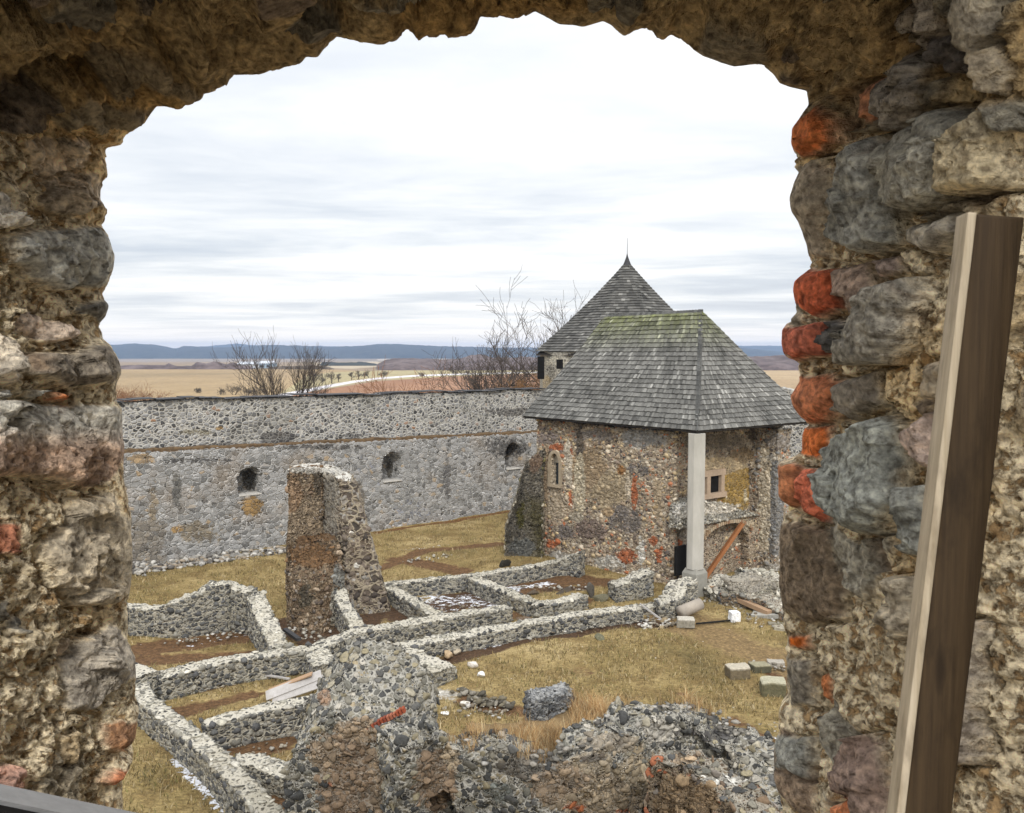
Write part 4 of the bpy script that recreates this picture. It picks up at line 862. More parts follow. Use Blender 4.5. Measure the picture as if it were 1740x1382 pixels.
# path runs up the left, over the top and down the right
if (OutN[10]@np.array([-1, 0])) < 0: OutN = -OutN
ts = np.concatenate([-np.linspace(.20, 0.0, 22, endpoint=False), np.linspace(0, .54, 150), np.linspace(.5435, .70, 44)])
isj = sst(np.abs(S[:, 0]+.1), .3, .5)*sst(-(S[:, 1]-10.45), -.05, .15)                         # 1 on the jambs, 0 on the vault
spl = .03+.05*isj
rowsP = []; inr = fbm(np.column_stack([S[:, 0], S[:, 0]*0, S[:, 1]]), 5, 4, 91, .6)
for t in ts:
    if t < 0: q = Sd+OutN*(.16*(-t/.2)**1.6+.0)
    else:
        w = sst(np.array(t), 0, .12)*.9; q = Sd*(1-w)+Sm*w+OutN*(spl[:, None]*t+.010*w)+OutN*(.17*np.clip((t-.50-.13*inr)/.13, 0, 1.3)**2)[:, None]
    rowsP.append(np.column_stack([q[:, 0], np.full(n, YF-t), q[:, 1]]))
P = np.stack(rowsP, 1); nt_ = len(ts); V = P.reshape(-1, 3)
Gs = np.gradient(smooth(S, 12), axis=0)
ny = np.cross(np.column_stack([Gs[:, 0], np.zeros(n), Gs[:, 1]]), (0, 1, 0)); ny /= np.linalg.norm(ny, axis=1)[:, None]
N2 = np.column_stack([OutN[:, 0], np.zeros(n), OutN[:, 1]]); NN = -np.repeat(N2, nt_, 0)            # into the opening
TT = np.tile(ts, n)
PX, PY = proj(V)
# irregular coordinates for the stone outlines
wx = fbm(V, 14, 4, 31)*26+fbm(V, 60, 3, 35)*9; wy = fbm(V, 14, 4, 32)*26+fbm(V, 60, 3, 36)*9
def polysd(pts, x, y):
    P_ = np.array(pts, float); d = np.full(len(x), 1e9); ins = np.zeros(len(x), bool)
    for (x0, y0), (x1, y1) in zip(P_, np.roll(P_, -1, 0)):
        ex, ey = x1-x0, y1-y0; t = np.clip(((x-x0)*ex+(y-y0)*ey)/(ex*ex+ey*ey+1e-9), 0, 1); d = np.minimum(d, np.hypot(x-x0-t*ex, y-y0-t*ey))
        c = ((y0 > y) != (y1 > y)) & (x < (x1-x0)*(y-y0)/(y1-y0+1e-9)+x0); ins ^= c
    return np.where(ins, d, -d)
GY_ = (.20, .19, .165); DKG = (.115, .105, .085); PAL = (.38, .34, .27); RED = (.26, .10, .065); ORG = (.40, .16, .085); PNK = (.36, .22, .17); BLG = (.22, .225, .20); TN = (.40, .31, .19); BRN = (.20, .13, .075)
STONES = [  # polygon, colour, height (m)
 ([(-30, 325), (22, 322), (42, 348), (52, 384), (20, 392), (-30, 388)], (.36, .33, .28), .02),
 ([(38, 400), (80, 388), (168, 388), (192, 420), (195, 450), (182, 482), (165, 497), (120, 492), (75, 482), (42, 452), (34, 420)], (.23, .225, .20), .028),
 ([(138, 527), (180, 513), (190, 525), (170, 545), (146, 541)], (.10, .095, .085), .02),
 ([(40, 547), (75, 525), (100, 535), (134, 556), (130, 566), (95, 577), (45, 566)], (.36, .29, .23), .02),
 ([(-30, 550), (30, 570), (55, 620), (50, 650), (30, 661), (-30, 640)], (.38, .33, .26), .024),
 ([(72, 612), (100, 596), (182, 583), (215, 625), (200, 652), (130, 655), (75, 642)], (.13, .11, .085), .03),
 ([(-30, 684), (150, 684), (200, 690), (220, 760), (215, 800), (190, 818), (120, 831), (95, 812), (-30, 806)], (.25, .17, .12), .022),
 ([(128, 852), (200, 832), (232, 900), (235, 1000), (200, 1027), (140, 1032), (107, 992), (96, 930)], (.25, .21, .15), .026),
 ([(150, 1092), (200, 1060), (235, 1130), (225, 1152), (162, 1212), (125, 1207), (130, 1140)], (.20, .175, .14), .022),
 ([(191, 1230), (240, 1218), (245, 1264), (193, 1277)], (.20, .11, .06), .02), ([(188, 1312), (240, 1298), (235, 1316), (186, 1333)], ORG, .018),
 ([(6, 893), (56, 889), (66, 938), (14, 942)], (.27, .12, .075), .018), ([(-20, 1310), (40, 1300), (72, 1340), (60, 1360), (-20, 1360)], PNK, .014),
 ([(6, 1028), (26, 1018), (32, 1062), (10, 1072)], DKG, .012), ([(40, 1060), (60, 1050), (64, 1075), (42, 1082)], DKG, .01), ([(120, 1090), (140, 1085), (146, 1110), (122, 1120)], (.22, .17, .12), .01), ([(120, 1250), (150, 1245), (152, 1300), (122, 1300)], (.26, .20, .12), .01),
 ([(10, 870), (25, 868), (24, 885), (8, 886)], (.2, .2, .19), .01), ([(0, 668), (30, 664), (35, 680), (2, 682)], (.2, .2, .19), .01), ([(62, 668), (100, 664), (104, 678), (66, 681)], (.22, .22, .2), .01), ([(108, 662), (140, 668), (142, 676), (112, 674)], (.5, .18, .08), .008),
 ([(60, 245), (150, 240), (160, 300), (100, 310), (80, 290)], (.30, .24, .17), .02), ([(90, 310), (170, 300), (180, 350), (130, 370), (95, 345)], (.26, .21, .15), .02),
 # right jamb
 ([(1330, 235), (1350, 205), (1376, 185), (1392, 205), (1396, 240), (1376, 264), (1340, 262)], (.50, .16, .06), .022), ([(1442, 150), (1478, 142), (1482, 190), (1457, 213)], (.42, .19, .10), .018),
 ([(1481, 110), (1540, 100), (1546, 150), (1522, 215), (1490, 222), (1480, 180)], (.28, .24, .19), .03), ([(1500, 262), (1520, 212), (1560, 190), (1600, 190), (1607, 260), (1602, 330), (1546, 361), (1516, 361), (1500, 312)], (.25, .235, .19), .036),
 ([(1483, 225), (1500, 262), (1510, 330), (1528, 418), (1462, 431), (1419, 406), (1436, 350), (1451, 270)], (.23, .225, .195), .04), ([(1602, 215), (1660, 190), (1682, 260), (1706, 290), (1690, 316), (1612, 332), (1600, 260)], (.40, .33, .21), .034),
 ([(1325, 310), (1360, 280), (1388, 268), (1394, 330), (1396, 400), (1404, 442), (1362, 432), (1345, 380), (1325, 340)], (.30, .25, .18), .02),
 ([(1335, 480), (1372, 458), (1402, 458), (1407, 522), (1370, 533), (1335, 502)], (.38, .10, .05), .02), ([(1408, 452), (1462, 446), (1468, 520), (1414, 530)], (.28, .20, .15), .015),
 ([(1315, 556), (1376, 544), (1402, 542), (1400, 606), (1345, 614), (1315, 592)], (.38, .12, .075), .024), ([(1400, 542), (1432, 550), (1428, 604), (1400, 606)], (.09, .085, .08), .022),
 ([(1432, 560), (1470, 502), (1550, 465), (1557, 500), (1530, 562), (1512, 622), (1437, 622)], (.24, .22, .18), .036), ([(1545, 385), (1610, 360), (1630, 400), (1570, 425), (1540, 415)], (.30, .27, .22), .02), ([(1475, 440), (1515, 432), (1520, 460), (1478, 470)], (.32, .24, .2), .012),
 ([(1335, 640), (1388, 640), (1412, 662), (1408, 692), (1390, 717), (1350, 712), (1330, 685)], ORG, .022), ([(1350, 725), (1396, 720), (1402, 750), (1386, 777), (1350, 768)], (.5, .15, .05), .02),
 ([(1310, 790), (1340, 784), (1352, 792), (1350, 862), (1310, 850)], (.46, .20, .105), .024), ([(1352, 792), (1397, 802), (1403, 842), (1391, 887), (1352, 864)], (.45, .14, .085), .022),
 ([(1470, 722), (1490, 705), (1516, 722), (1525, 780), (1521, 862), (1486, 902), (1456, 906), (1415, 861), (1411, 822), (1420, 762)], (.255, .265, .235), .04), ([(1546, 730), (1590, 690), (1600, 800), (1575, 801), (1549, 762)], (.36, .27, .22), .03),
 ([(1531, 830), (1580, 820), (1576, 950), (1536, 942), (1526, 880)], (.22, .225, .2), .03), ([(1310, 1248), (1366, 1250), (1370, 1290), (1352, 1320), (1310, 1302)], (.24, .24, .21), .024), ([(1338, 1080), (1359, 1077), (1360, 1099), (1342, 1097)], (.55, .14, .03), .012),
 ([(1382, 1145), (1396, 1143), (1400, 1180), (1391, 1205)], (.50, .20, .09), .008), ([(1432, 1260), (1462, 1245), (1491, 1310), (1498, 1400), (1430, 1400), (1415, 1330)], (.26, .18, .14), .03),
 ([(1310, 890), (1395, 898), (1418, 980), (1415, 1050), (1362, 1062), (1310, 1022)], (.17, .125, .08), .014), ([(1498, 980), (1562, 978), (1552, 1060), (1521, 1096), (1503, 1060)], (.34, .29, .21), .03), ([(1340, 1120), (1370, 1118), (1366, 1200), (1345, 1200)], (.25, .22, .17), .014),
 ([(1415, 660), (1470, 630), (1480, 690), (1440, 720), (1412, 700)], (.22, .19, .15), .024), ([(1560, 620), (1620, 600), (1610, 680), (1570, 680)], (.32, .26, .18), .024), ([(1400, 1370), (1450, 1360), (1460, 1420), (1400, 1420)], (.5, .2, .1), .02), ([(1580, 1060), (1640, 1050), (1650, 1300), (1590, 1300)], (.3, .25, .2), .03),
 ([(1500, -40), (1560, -40), (1583, 60), (1533, 102), (1503, 62)], (.33, .27, .2), .035), ([(1545, 75), (1600, 58), (1665, 98), (1605, 152), (1560, 132)], (.12, .1, .085), .02), ([(1610, -30), (1690, -30), (1700, 60), (1660, 95), (1620, 50)], (.34, .29, .21), .035), ([(1650, 90), (1700, 70), (1740, 120), (1700, 170), (1655, 160)], (.38, .31, .21), .03),
]
HOLES = [([(1382, 170), (1436, 140), (1446, 205), (1400, 262), (1392, 220)], .045), ([(1397, 270), (1446, 262), (1434, 350), (1412, 405), (1398, 420), (1394, 330)], .06), ([(1485, 228), (1500, 228), (1500, 262), (1490, 270)], .03), ([(1520, 420), (1546, 500), (1556, 560), (1540, 600), (1534, 545), (1556, 505)], .02),
 ([(68, 605), (90, 600), (92, 640), (74, 640)], .02), ([(1455, 905), (1485, 905), (1488, 975), (1462, 975)], .03), ([(1400, 842), (1412, 862), (1410, 890), (1396, 886)], .02), ([(1480, 1225), (1505, 1200), (1500, 1230), (1462, 1270)], .03), ([(1610, 332), (1670, 322), (1650, 350), (1625, 352)], .03), ([(180, 655), (190, 656), (190, 672), (182, 670)], .01)]
x, y = PX+wx, PY+wy
colr = np.zeros((len(V), 3)); hgt = np.zeros(len(V)); ston = np.zeros(len(V))
front = TT > -.03
# mortar ground
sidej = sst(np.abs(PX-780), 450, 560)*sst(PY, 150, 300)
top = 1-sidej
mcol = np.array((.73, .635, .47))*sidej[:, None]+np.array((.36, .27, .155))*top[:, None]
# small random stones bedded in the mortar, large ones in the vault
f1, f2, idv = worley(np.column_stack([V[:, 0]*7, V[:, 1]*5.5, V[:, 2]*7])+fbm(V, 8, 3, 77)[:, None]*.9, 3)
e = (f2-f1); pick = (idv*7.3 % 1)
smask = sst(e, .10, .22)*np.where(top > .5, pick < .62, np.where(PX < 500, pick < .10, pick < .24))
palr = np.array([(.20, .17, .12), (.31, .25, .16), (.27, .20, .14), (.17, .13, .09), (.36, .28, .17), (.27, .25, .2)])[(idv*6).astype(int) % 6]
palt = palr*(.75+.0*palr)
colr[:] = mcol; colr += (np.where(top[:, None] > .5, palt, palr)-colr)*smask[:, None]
hgt += smask*np.where(top > .5, .030, .012); ston = np.maximum(ston, smask*.8)
for pts, c, h in STONES:
    a = np.array(pts); m_ = (x > a[:, 0].min()-12) & (x < a[:, 0].max()+12) & (y > a[:, 1].min()-12) & (y < a[:, 1].max()+12) & (TT > -.06)
    if not m_.any(): continue
    i = np.where(m_)[0]; d = polysd(pts, x[i], y[i]); w = sst(d, -3, 4); hh_ = sst(d, -5, 14)**.7
    cc_ = np.array(c)*(1+.25*fbm(V[i], 9, 3, 50))[:, None]
    if c == (.25, .17, .12):                                   # the long lintel block: grey above, rusty below
        g_ = sst(PY[i], 715, 770)[:, None]; cc_ = np.array((.25, .235, .20))*(1-g_)+np.array((.225, .155, .11))*g_
    if a[:, 0].mean() > 1300: h = h*1.45; cc_ = cc_*.88
    colr[i] += (cc_-colr[i])*w[:, None]; hgt[i] = hgt[i]*(1-w)+h*hh_; ston[i] = np.maximum(ston[i]*(1-w), w)
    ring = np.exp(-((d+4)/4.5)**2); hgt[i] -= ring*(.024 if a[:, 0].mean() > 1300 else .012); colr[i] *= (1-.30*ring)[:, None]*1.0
for pts, h in HOLES:
    a = np.array(pts); i = np.where((x > a[:, 0].min()-10) & (x < a[:, 0].max()+10) & (y > a[:, 1].min()-10) & (y < a[:, 1].max()+10) & (TT > -.02))[0]
    if len(i) == 0: continue
    d = polysd(pts, x[i], y[i]); w = sst(d, -2, 8); hgt[i] -= w*h; colr[i] += (np.array((.16, .11, .07))-colr[i])*w[:, None]*.8
# pits in the crumbling mortar, chisel and break marks on the stones
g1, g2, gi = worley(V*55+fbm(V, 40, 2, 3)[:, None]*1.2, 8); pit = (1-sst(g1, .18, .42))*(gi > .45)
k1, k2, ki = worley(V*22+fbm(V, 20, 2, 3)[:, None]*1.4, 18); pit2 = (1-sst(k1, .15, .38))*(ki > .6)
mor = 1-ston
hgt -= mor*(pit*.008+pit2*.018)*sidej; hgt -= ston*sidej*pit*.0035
hgt += mor*(fbm(V, 11, 5, 60, .62)*.060+fbm(V, 55, 3, 61, .65)*.024)
WV = V+np.stack([fbm(V, 25, 3, 101), fbm(V, 25, 3, 102), fbm(V, 25, 3, 103)], 1)*.025
rj = 1-.62*sst(PX, 900, 1300); hgt += ston*(fbm(V, 6, 3, 63)*.018+(facets(WV, 13, 200, .5)+facets(WV, 34, 220, .42)+facets(WV, 80, 240, .32))*rj+fbm(V, 40, 3, 64, .6)*.006)
hgt += (1-ston)*(facets(WV, 20, 260, .45)+facets(WV, 60, 280, .5))*sidej*rj+top*(facets(WV, 9, 300, .5)+facets(WV, 28, 320, .4))
hgt += top*(fbm(V, 5, 4, 66, .6)*.07+np.abs(fbm(V, 9, 4, 67, .6))*-.05)
colr *= (1+mor*fbm(V, 36, 5, 68, .75)*1.5)[:, None]; colr *= (1+ston*fbm(V*np.array((1, 1, 1.5)), 32, 5, 69, .75)*1.7)[:, None]
cs_ = fbm(V, 3.2, 4, 70); warm = sst(cs_, 0.02, .2)*mor; colr *= (1-warm[:, None]*np.array((.10, .19, .32)))
colr *= (1-.7*mor*(pit2*.6+pit*.4))[:, None]; colr *= (1.0+.5*sidej)[:, None]  # pits darkened in colour to stand in for their shade
edge = sst(TT, -.01, .09); hgt = np.where(TT < .02, np.minimum(hgt, .004), hgt)+fbm(V, 45, 4, 88, .65)*.012
hgt = np.where(top > .4, np.minimum(hgt, .016+.02*edge), hgt); hgt = hgt*(.22+.78*edge)-.022*edge-.0
V = V+NN*hgt[:, None]+np.column_stack([np.zeros(len(V)), fbm(V, 10, 3, 71)*.03, np.zeros(len(V))])
colr *= (1+.45*sst(-V[:, 0], .3, .5)*sidej)[:, None]; lum = colr.mean(1, keepdims=True); redd = np.clip((colr[:, :1]-colr[:, 2:])*6-1.2, 0, 1)*ston[:, None]; colr = lum+(colr-lum)*(.85+.2*redd+.3*mor[:, None]); colr = np.clip(colr*np.minimum(1, .8/np.maximum(colr.max(1, keepdims=True), 1e-3)), .012, .82); colr4 = np.column_stack([colr, np.ones(len(V))])  # left jamb colours raised to carry the light falling on that side
M_jamb, nt, b = newmat('weathered_rubble'); co = objco(nt)
f = noi(nt, co, 70, 5, .58); mf = attr(nt, 'mor').outputs['Fac']; g_ = noi(nt, co, 42, 5, .7); wv_ = nd(nt, 'ShaderNodeTexVoronoi', {'Vector': vm(nt, 'ADD', co, vm(nt, 'SCALE', noi(nt, co, 60, 3, .6, 1), (0, 0, 0), .012)), 'Scale': 68.0}, feature='F1').outputs[0]
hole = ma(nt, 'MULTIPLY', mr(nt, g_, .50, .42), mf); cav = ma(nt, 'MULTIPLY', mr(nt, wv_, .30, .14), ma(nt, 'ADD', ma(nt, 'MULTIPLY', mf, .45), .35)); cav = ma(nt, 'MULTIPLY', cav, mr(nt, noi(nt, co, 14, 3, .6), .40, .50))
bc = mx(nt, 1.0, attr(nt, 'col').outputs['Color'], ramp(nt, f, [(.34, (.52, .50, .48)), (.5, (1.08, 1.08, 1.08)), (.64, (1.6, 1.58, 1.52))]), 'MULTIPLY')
bc = mx(nt, hole, bc, mx(nt, 1.0, bc, (.50, .40, .30), 'MULTIPLY')); bc = mx(nt, cav, bc, mx(nt, 1.0, bc, (.30, .25, .2), 'MULTIPLY'))  # shade of holes and cavities multiplied into the base colour
nt.links.new(bc, b.inputs['Base Color']); b.inputs['Roughness'].default_value = .95
hh = ma(nt, 'SUBTRACT', ma(nt, 'SUBTRACT', ma(nt, 'ADD', f, ma(nt, 'MULTIPLY', g_, 1.6)), ma(nt, 'MULTIPLY', hole, .5)), ma(nt, 'MULTIPLY', cav, .8))
bn = nd(nt, 'ShaderNodeBump', {'Height': hh, 'Strength': 1, 'Distance': .008}); nt.links.new(bn.outputs[0], b.inputs['Normal'])
MORA = mor*np.clip(sidej+.25, 0, 1)
ww = empty('window_wall', (0, YF, 8.5), 'thick rubble wall whose ragged arched opening frames the view', 'wall')
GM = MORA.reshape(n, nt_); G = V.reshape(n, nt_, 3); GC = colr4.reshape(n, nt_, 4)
i1 = int(np.argmin(np.hypot(S[:, 0]-O3[43, 0], S[:, 1]-O3[43, 1]))); i2 = int(np.argmin(np.hypot(S[:, 0]-aty(1376, 147, YF).x, S[:, 1]-aty(1376, 147, YF).z)))
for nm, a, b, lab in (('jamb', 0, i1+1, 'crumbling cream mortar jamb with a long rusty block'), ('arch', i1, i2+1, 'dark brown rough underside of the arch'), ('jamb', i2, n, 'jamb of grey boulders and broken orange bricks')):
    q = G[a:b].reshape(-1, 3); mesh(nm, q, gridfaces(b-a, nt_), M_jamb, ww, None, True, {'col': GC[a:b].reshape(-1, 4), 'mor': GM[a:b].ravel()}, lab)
# outer and inner faces of the wall round the opening
def ringface(row, yy, x0, x1, z0, z1, nmx):
    a = G[:, row, :][::6]; m = len(a); K = 26; rows = []
    c = np.array((-.12, yy, 10.1)); 
    d = a-c; sx = np.where(d[:, 0] > 0, (x1-c[0])/np.maximum(d[:, 0], 1e-6), (x0-c[0])/np.minimum(d[:, 0], -1e-6)); sz = np.where(d[:, 2] > 0, (z1-c[2])/np.maximum(d[:, 2], 1e-6), (z0-c[2])/np.minimum(d[:, 2], -1e-6))
    k_ = np.minimum(sx, sz); e_ = c+d*k_[:, None]; e_[:, 1] = yy
    for j in range(K+1):
        t = (j/K)**2; r = a*(1-t)+e_*t; rows.append(r)
    Vv = np.array(rows); Vv[1:, :, 1] += (fbm(Vv[1:].reshape(-1, 3), 3, 3, 90)*.06).reshape(K, m)
    return Vv.reshape(-1, 3), gridfaces(K+1, m)
Vv, Fv = ringface(0, YF+.2, -4.2, 4.2, 8.2, 13.2, 'outer'); mesh('outer_face', Vv, Fv[:, ::-1], M_low, ww)
Vv, Fv = ringface(nt_-1, YF-.70, -4.2, 4.2, 8.2, 13.2, 'inner'); mesh('inner_face', Vv, Fv, masonry('shaded_inner_masonry', 5, 1.1, [(0, (.03, .03, .025)), (.5, (.08, .08, .07)), (1, (.16, .15, .12))], (.16, .14, .11), .07, .06), ww)  # inner face coloured dark to stand for the shade on it
mb = MB(); mb.box((0, YF-.25, 4.1), 4.2, .42, 4.1); mb.build('wall_base', M_low, ww)
mb = MB(); mb.box((-.1, YF-.25, 8.45), 1.3, .43, .28); mb.build('sill', M_ruin, ww)
# unseen room, left open and made pale to brighten the window jambs
rm = empty('tower_room', (0, -2, 8.2), 'unseen pale room behind the window, left open to light the jambs', 'room')
mb = MB(); mb.box((0, -.8, 8.1), 4.2, 1.7, .1); mb.build('room_floor', plain('pale_bounce_floor', (.52, .46, .37), (.42, .37, .3), 4, .95, .01), rm)
mb = MB(); mb.box((4.3, -.75, 11.25), .1, 1.65, 3.15); mb.box((-4.3, -.75, 11.25), .1, 1.65, 3.15); mb.box((2.6, -1.1, 11.25), 1.75, .2, 3.15); mb.box((2.35, -.4, 12.9), 2.0, 1.1, .08); mb.build('room_walls_and_blockers', plain('bounce_limewash', (.74, .70, .60), (.62, .57, .47), 3, .95, .01), rm)  # partition and ceiling strip added out of view to shade the right jamb
# wooden post leaning in the right jamb
M_oak = plain('dark_oak', (.045, .026, .011), (.03, .018, .008), 6, .7, .002, (8, 8, .8))
M_pale = plain('pale_planed_wood', (.66, .57, .44), (.58, .50, .38), 6, .7, .002, (8, 8, .8))
p_t = aty(1691, 366, .86); p_b = aty(1556, 1480, .86); ax = (p_t-p_b).normalized()
X_ = Vector((1, -.10, 0)); X_ = (X_-ax*X_.dot(ax)).normalized(); Y_ = ax.cross(X_).normalized(); L2 = (p_t-p_b).length/2
post = empty('post', (p_b.x, p_b.y, p_b.z), 'dark wooden post with a pale front edge leaning at the right jamb', 'post')
def batten(c, hx, hy, L, X, Y, A, seed, wob=.0006):
    ch_ = min(hx, hy)*.25; sec = [(-hx, -hy+ch_), (-hx, 0), (-hx, hy-ch_), (-hx+ch_, hy), (0, hy), (hx-ch_, hy), (hx, hy-ch_), (hx, 0), (hx, -hy+ch_), (hx-ch_, -hy), (0, -hy), (-hx+ch_, -hy)]
    N_ = 260; rows = []
    for i in range(N_+1):
        sc_ = 1 if 0 < i < N_ else .0
        z = -L+2*L*max(0, min(N_, i))/N_
        for (x_, y_) in sec+sec[:1]: p = c+X*x_*(sc_ or .01)+Y*y_*(sc_ or .01)+A*z; rows.append(tuple(p))
    V_ = np.array(rows); q_ = V_-np.array(tuple(c)); u_ = q_@np.array(tuple(A))
    loc_ = np.column_stack([q_@np.array(tuple(X))*90, q_@np.array(tuple(Y))*90, u_*5])
    V_ = V_+np.stack([fbm(loc_, 1, 4, seed), fbm(loc_, 1, 4, seed+1), fbm(loc_, 1, 3, seed+2)], 1)*wob*2.5+np.outer(fbm(np.column_stack([u_, u_*0, u_*0]), 3, 2, seed), np.array(tuple(X)))*.002
    return V_, gridfaces(N_+1, len(sec)+1)
def grainmat(name, c, c2, c3, rough):
    m, nt, b = newmat(name); co = objco(nt); st_ = vm(nt, 'MULTIPLY', co, (160, 160, 5)); f = noi(nt, st_, 1, 6, .65); g = noi(nt, vm(nt, 'MULTIPLY', co, (40, 40, 14)), 1, 4, .6)
    kn = nd(nt, 'ShaderNodeTexVoronoi', {'Vector': vm(nt, 'MULTIPLY', co, (22, 22, 5)), 'Scale': 1.0}, feature='F1').outputs[0]
    col = mx(nt, mr(nt, f, .35, .65), c, c2); col = mx(nt, mr(nt, g, .5, .72, 0, .7), col, c3); col = mx(nt, mr(nt, kn, .16, .08, 0, .8), col, c3)
    nt.links.new(col, b.inputs['Base Color']); b.inputs['Roughness'].default_value = rough; bn = nd(nt, 'ShaderNodeBump', {'Height': f, 'Strength': .9, 'Distance': .0015}); nt.links.new(bn.outputs[0], b.inputs['Normal']); return m
M_oak = grainmat('dark_oak', (.085, .055, .028), (.05, .032, .017), (.025, .016, .009), .65); M_pale = grainmat('pale_planed_wood', (.70, .60, .45), (.52, .43, .30), (.24, .18, .12), .7)
V_, F_ = batten((p_t+p_b)/2, .0235, .013, L2, X_, Y_, ax, 3); mesh('post_body', V_, F_, M_oak, post)
V_, F_ = batten((p_t+p_b)/2-X_*.027, .004, .0145, L2+.001, X_, Y_, ax, 7); mesh('edge_strip', V_, F_, M_pale, post, label='pale edge strip')
for q in (.42, -.25):
    mb = MB(); mb.tube([(p_t+p_b)/2+ax*L2*q-X_*.0305, (p_t+p_b)/2+ax*L2*q-X_*.0295], [.0025, .0025], 8); mb.build('screw', M_slate, post)
# grey rail at the lower left
q0, q1 = aty(-220, 1289, 1.0), aty(262, 1391, 1.05); ax = (q1-q0).normalized()
M_grw = plain('grey_rail_wood', (.30, .30, .30), (.22, .22, .22), 9, .7, .002, (1, 8, 8))
mb = MB(); mb.box((q0+q1)/2-Vector((0, 0, .012)), (q1-q0).length/2, .012, .005, ax, Vector((0, 1, .22)).normalized(), ax.cross(Vector((0, 1, .22)).normalized()))
rail = mb.build('rail', M_grw); tag(rail, 'grey wooden sill board crossing the lower left corner', 'board')
mb = MB(); mb.box((q0+q1)/2-Vector((0, .012, .05)), (q1-q0).length/2, .01, .032, ax, Vector((0, 1, .0)).normalized(), ax.cross(Vector((0, 1, 0))))
mb.build('rail_shade_board', plain('painted_shade_black', (.012, .011, .01), None, 5, .9, 0), rail)  # black board added where only shade lies below the rail
#@@PART4
# ================================================================== land beyond the walls
def tzf(x, y):
    return -.5-4.5*sst(y, 62, 100)-26*sst(y, 500, 3000)
def atter(px, py):
    d = ray(px, py); lo, hi = 20.0, 12000.0
    for _ in range(60):
        m_ = (lo+hi)/2; t = m_/d.y; z = CAMZ+d.z*t
        if z > tzf(0, np.array(m_)): lo = m_
        else: hi = m_
    t = lo/d.y; return Vector((d.x*t, lo, float(tzf(0, np.array(lo)))))
us = np.concatenate([np.linspace(-1.6, -.60, 12, endpoint=False), np.linspace(-.60, .50, 480), np.linspace(.55, 1.6, 12)])
ys = np.concatenate([[8, 30, 60], [atter(870, py).y for py in np.arange(760, 596.5, -.45)], [7000, 9500, 11000]])
ys = np.unique(np.sort(ys))
U_, Y_g = np.meshgrid(us, ys, indexing='ij'); V = np.stack([U_*Y_g, Y_g, tzf(0, Y_g)], -1).reshape(-1, 3)
px, py = proj(V); nz = fbm(np.column_stack([V[:, 0]*.004, V[:, 1]*.0016, V[:, 0]*0]), 1, 4, 5)
tc_ = np.zeros((len(V), 4)); tc_[:, 3] = 1; tc_[:, :3] = (.25, .19, .125)
def fld(poly, c, soft=1.0):
    d = polysd(poly, px, py); w = sst(d, -.4*soft, .4*soft)[:, None]; tc_[:, :3] = tc_[:, :3]*(1-w)+np.array(c)*w
fld([(-900, 624), (400, 626), (560, 628), (640, 632), (700, 636), (640, 642), (560, 654), (470, 672), (400, 684), (380, 760), (-900, 760)], (.32, .23, .12))
fld([(-900, 632), (300, 634), (430, 634), (250, 642), (-900, 641)], (.26, .19, .10), 6)
fld([(470, 673), (520, 640), (560, 633), (640, 630), (930, 628), (930, 640), (640, 646), (560, 660)], (.33, .28, .15), 3)
fld([(400, 690), (470, 676), (540, 664), (640, 648), (760, 640), (930, 634), (1000, 640), (1000, 760), (400, 760)], (.26, .135, .07), 1)
fld([(560, 672), (700, 655), (930, 645), (930, 652), (700, 664), (560, 680)], (.31, .17, .095), 5)
fld([(1160, 626), (1700, 628), (1700, 760), (1160, 760)], (.42, .31, .18)); fld([(1200, 641), (1500, 650), (1700, 660), (1700, 760), (1200, 760)], (.35, .25, .14), 4)
fld([(640, 606), (760, 607), (760, 612), (640, 613)], (.45, .37, .28)); fld([(530, 617), (640, 614), (660, 622), (600, 627), (540, 625)], (.42, .35, .25)); fld([(-300, 609.5), (420, 611), (420, 618), (-300, 618)], (.25, .19, .13))
rd = [(380, 690), (430, 681), (480, 672), (520, 664), (560, 656), (600, 649), (640, 643.5), (700, 639), (780, 636), (940, 632)]
dd = np.full(len(V), 1e9); hw_ = np.ones(len(V))
for (x0, y0), (x1, y1) in zip(rd, rd[1:]):
    ex, ey = x1-x0, y1-y0; t = np.clip(((px-x0)*ex+(py-y0)*ey)/(ex*ex+ey*ey), 0, 1); d = np.abs(py-y0-t*ey)+.3*np.abs(px-x0-t*ex); dd = np.minimum(dd, d)
wr = (.9+np.clip((py-632)/45, 0, 1)*3.0); w = (1-sst(dd, wr*.8, wr*1.1))[:, None]; tc_[:, :3] = tc_[:, :3]*(1-w)+np.array((.62, .60, .62))*w
tc_[:, :3] *= (1+.5*nz)[:, None]
g, nt, b = newmat('fields'); co = objco(nt)
f = noi(nt, vm(nt, 'MULTIPLY', co, (1, .5, 1)), .05, 8, .7); f3 = noi(nt, vm(nt, 'MULTIPLY', co, (1, .3, 1)), .9, 5, .7)
bc = mx(nt, 1.0, attr(nt, 'col').outputs['Color'], ramp(nt, f, [(.3, (.82, .80, .78)), (.5, (1, 1, 1)), (.7, (1.12, 1.12, 1.12))]), 'MULTIPLY')
bc = mx(nt, 1.0, bc, ramp(nt, f3, [(.3, (.75, .75, .75)), (.5, (1, 1, 1)), (.7, (1.2, 1.2, 1.2))]), 'MULTIPLY'); nt.links.new(bc, b.inputs['Base Color'])
tag(mesh('fields', V, gridfaces(len(us), len(ys)), g, None, (0, 0, 0), True, {'col': tc_}), kind='structure')
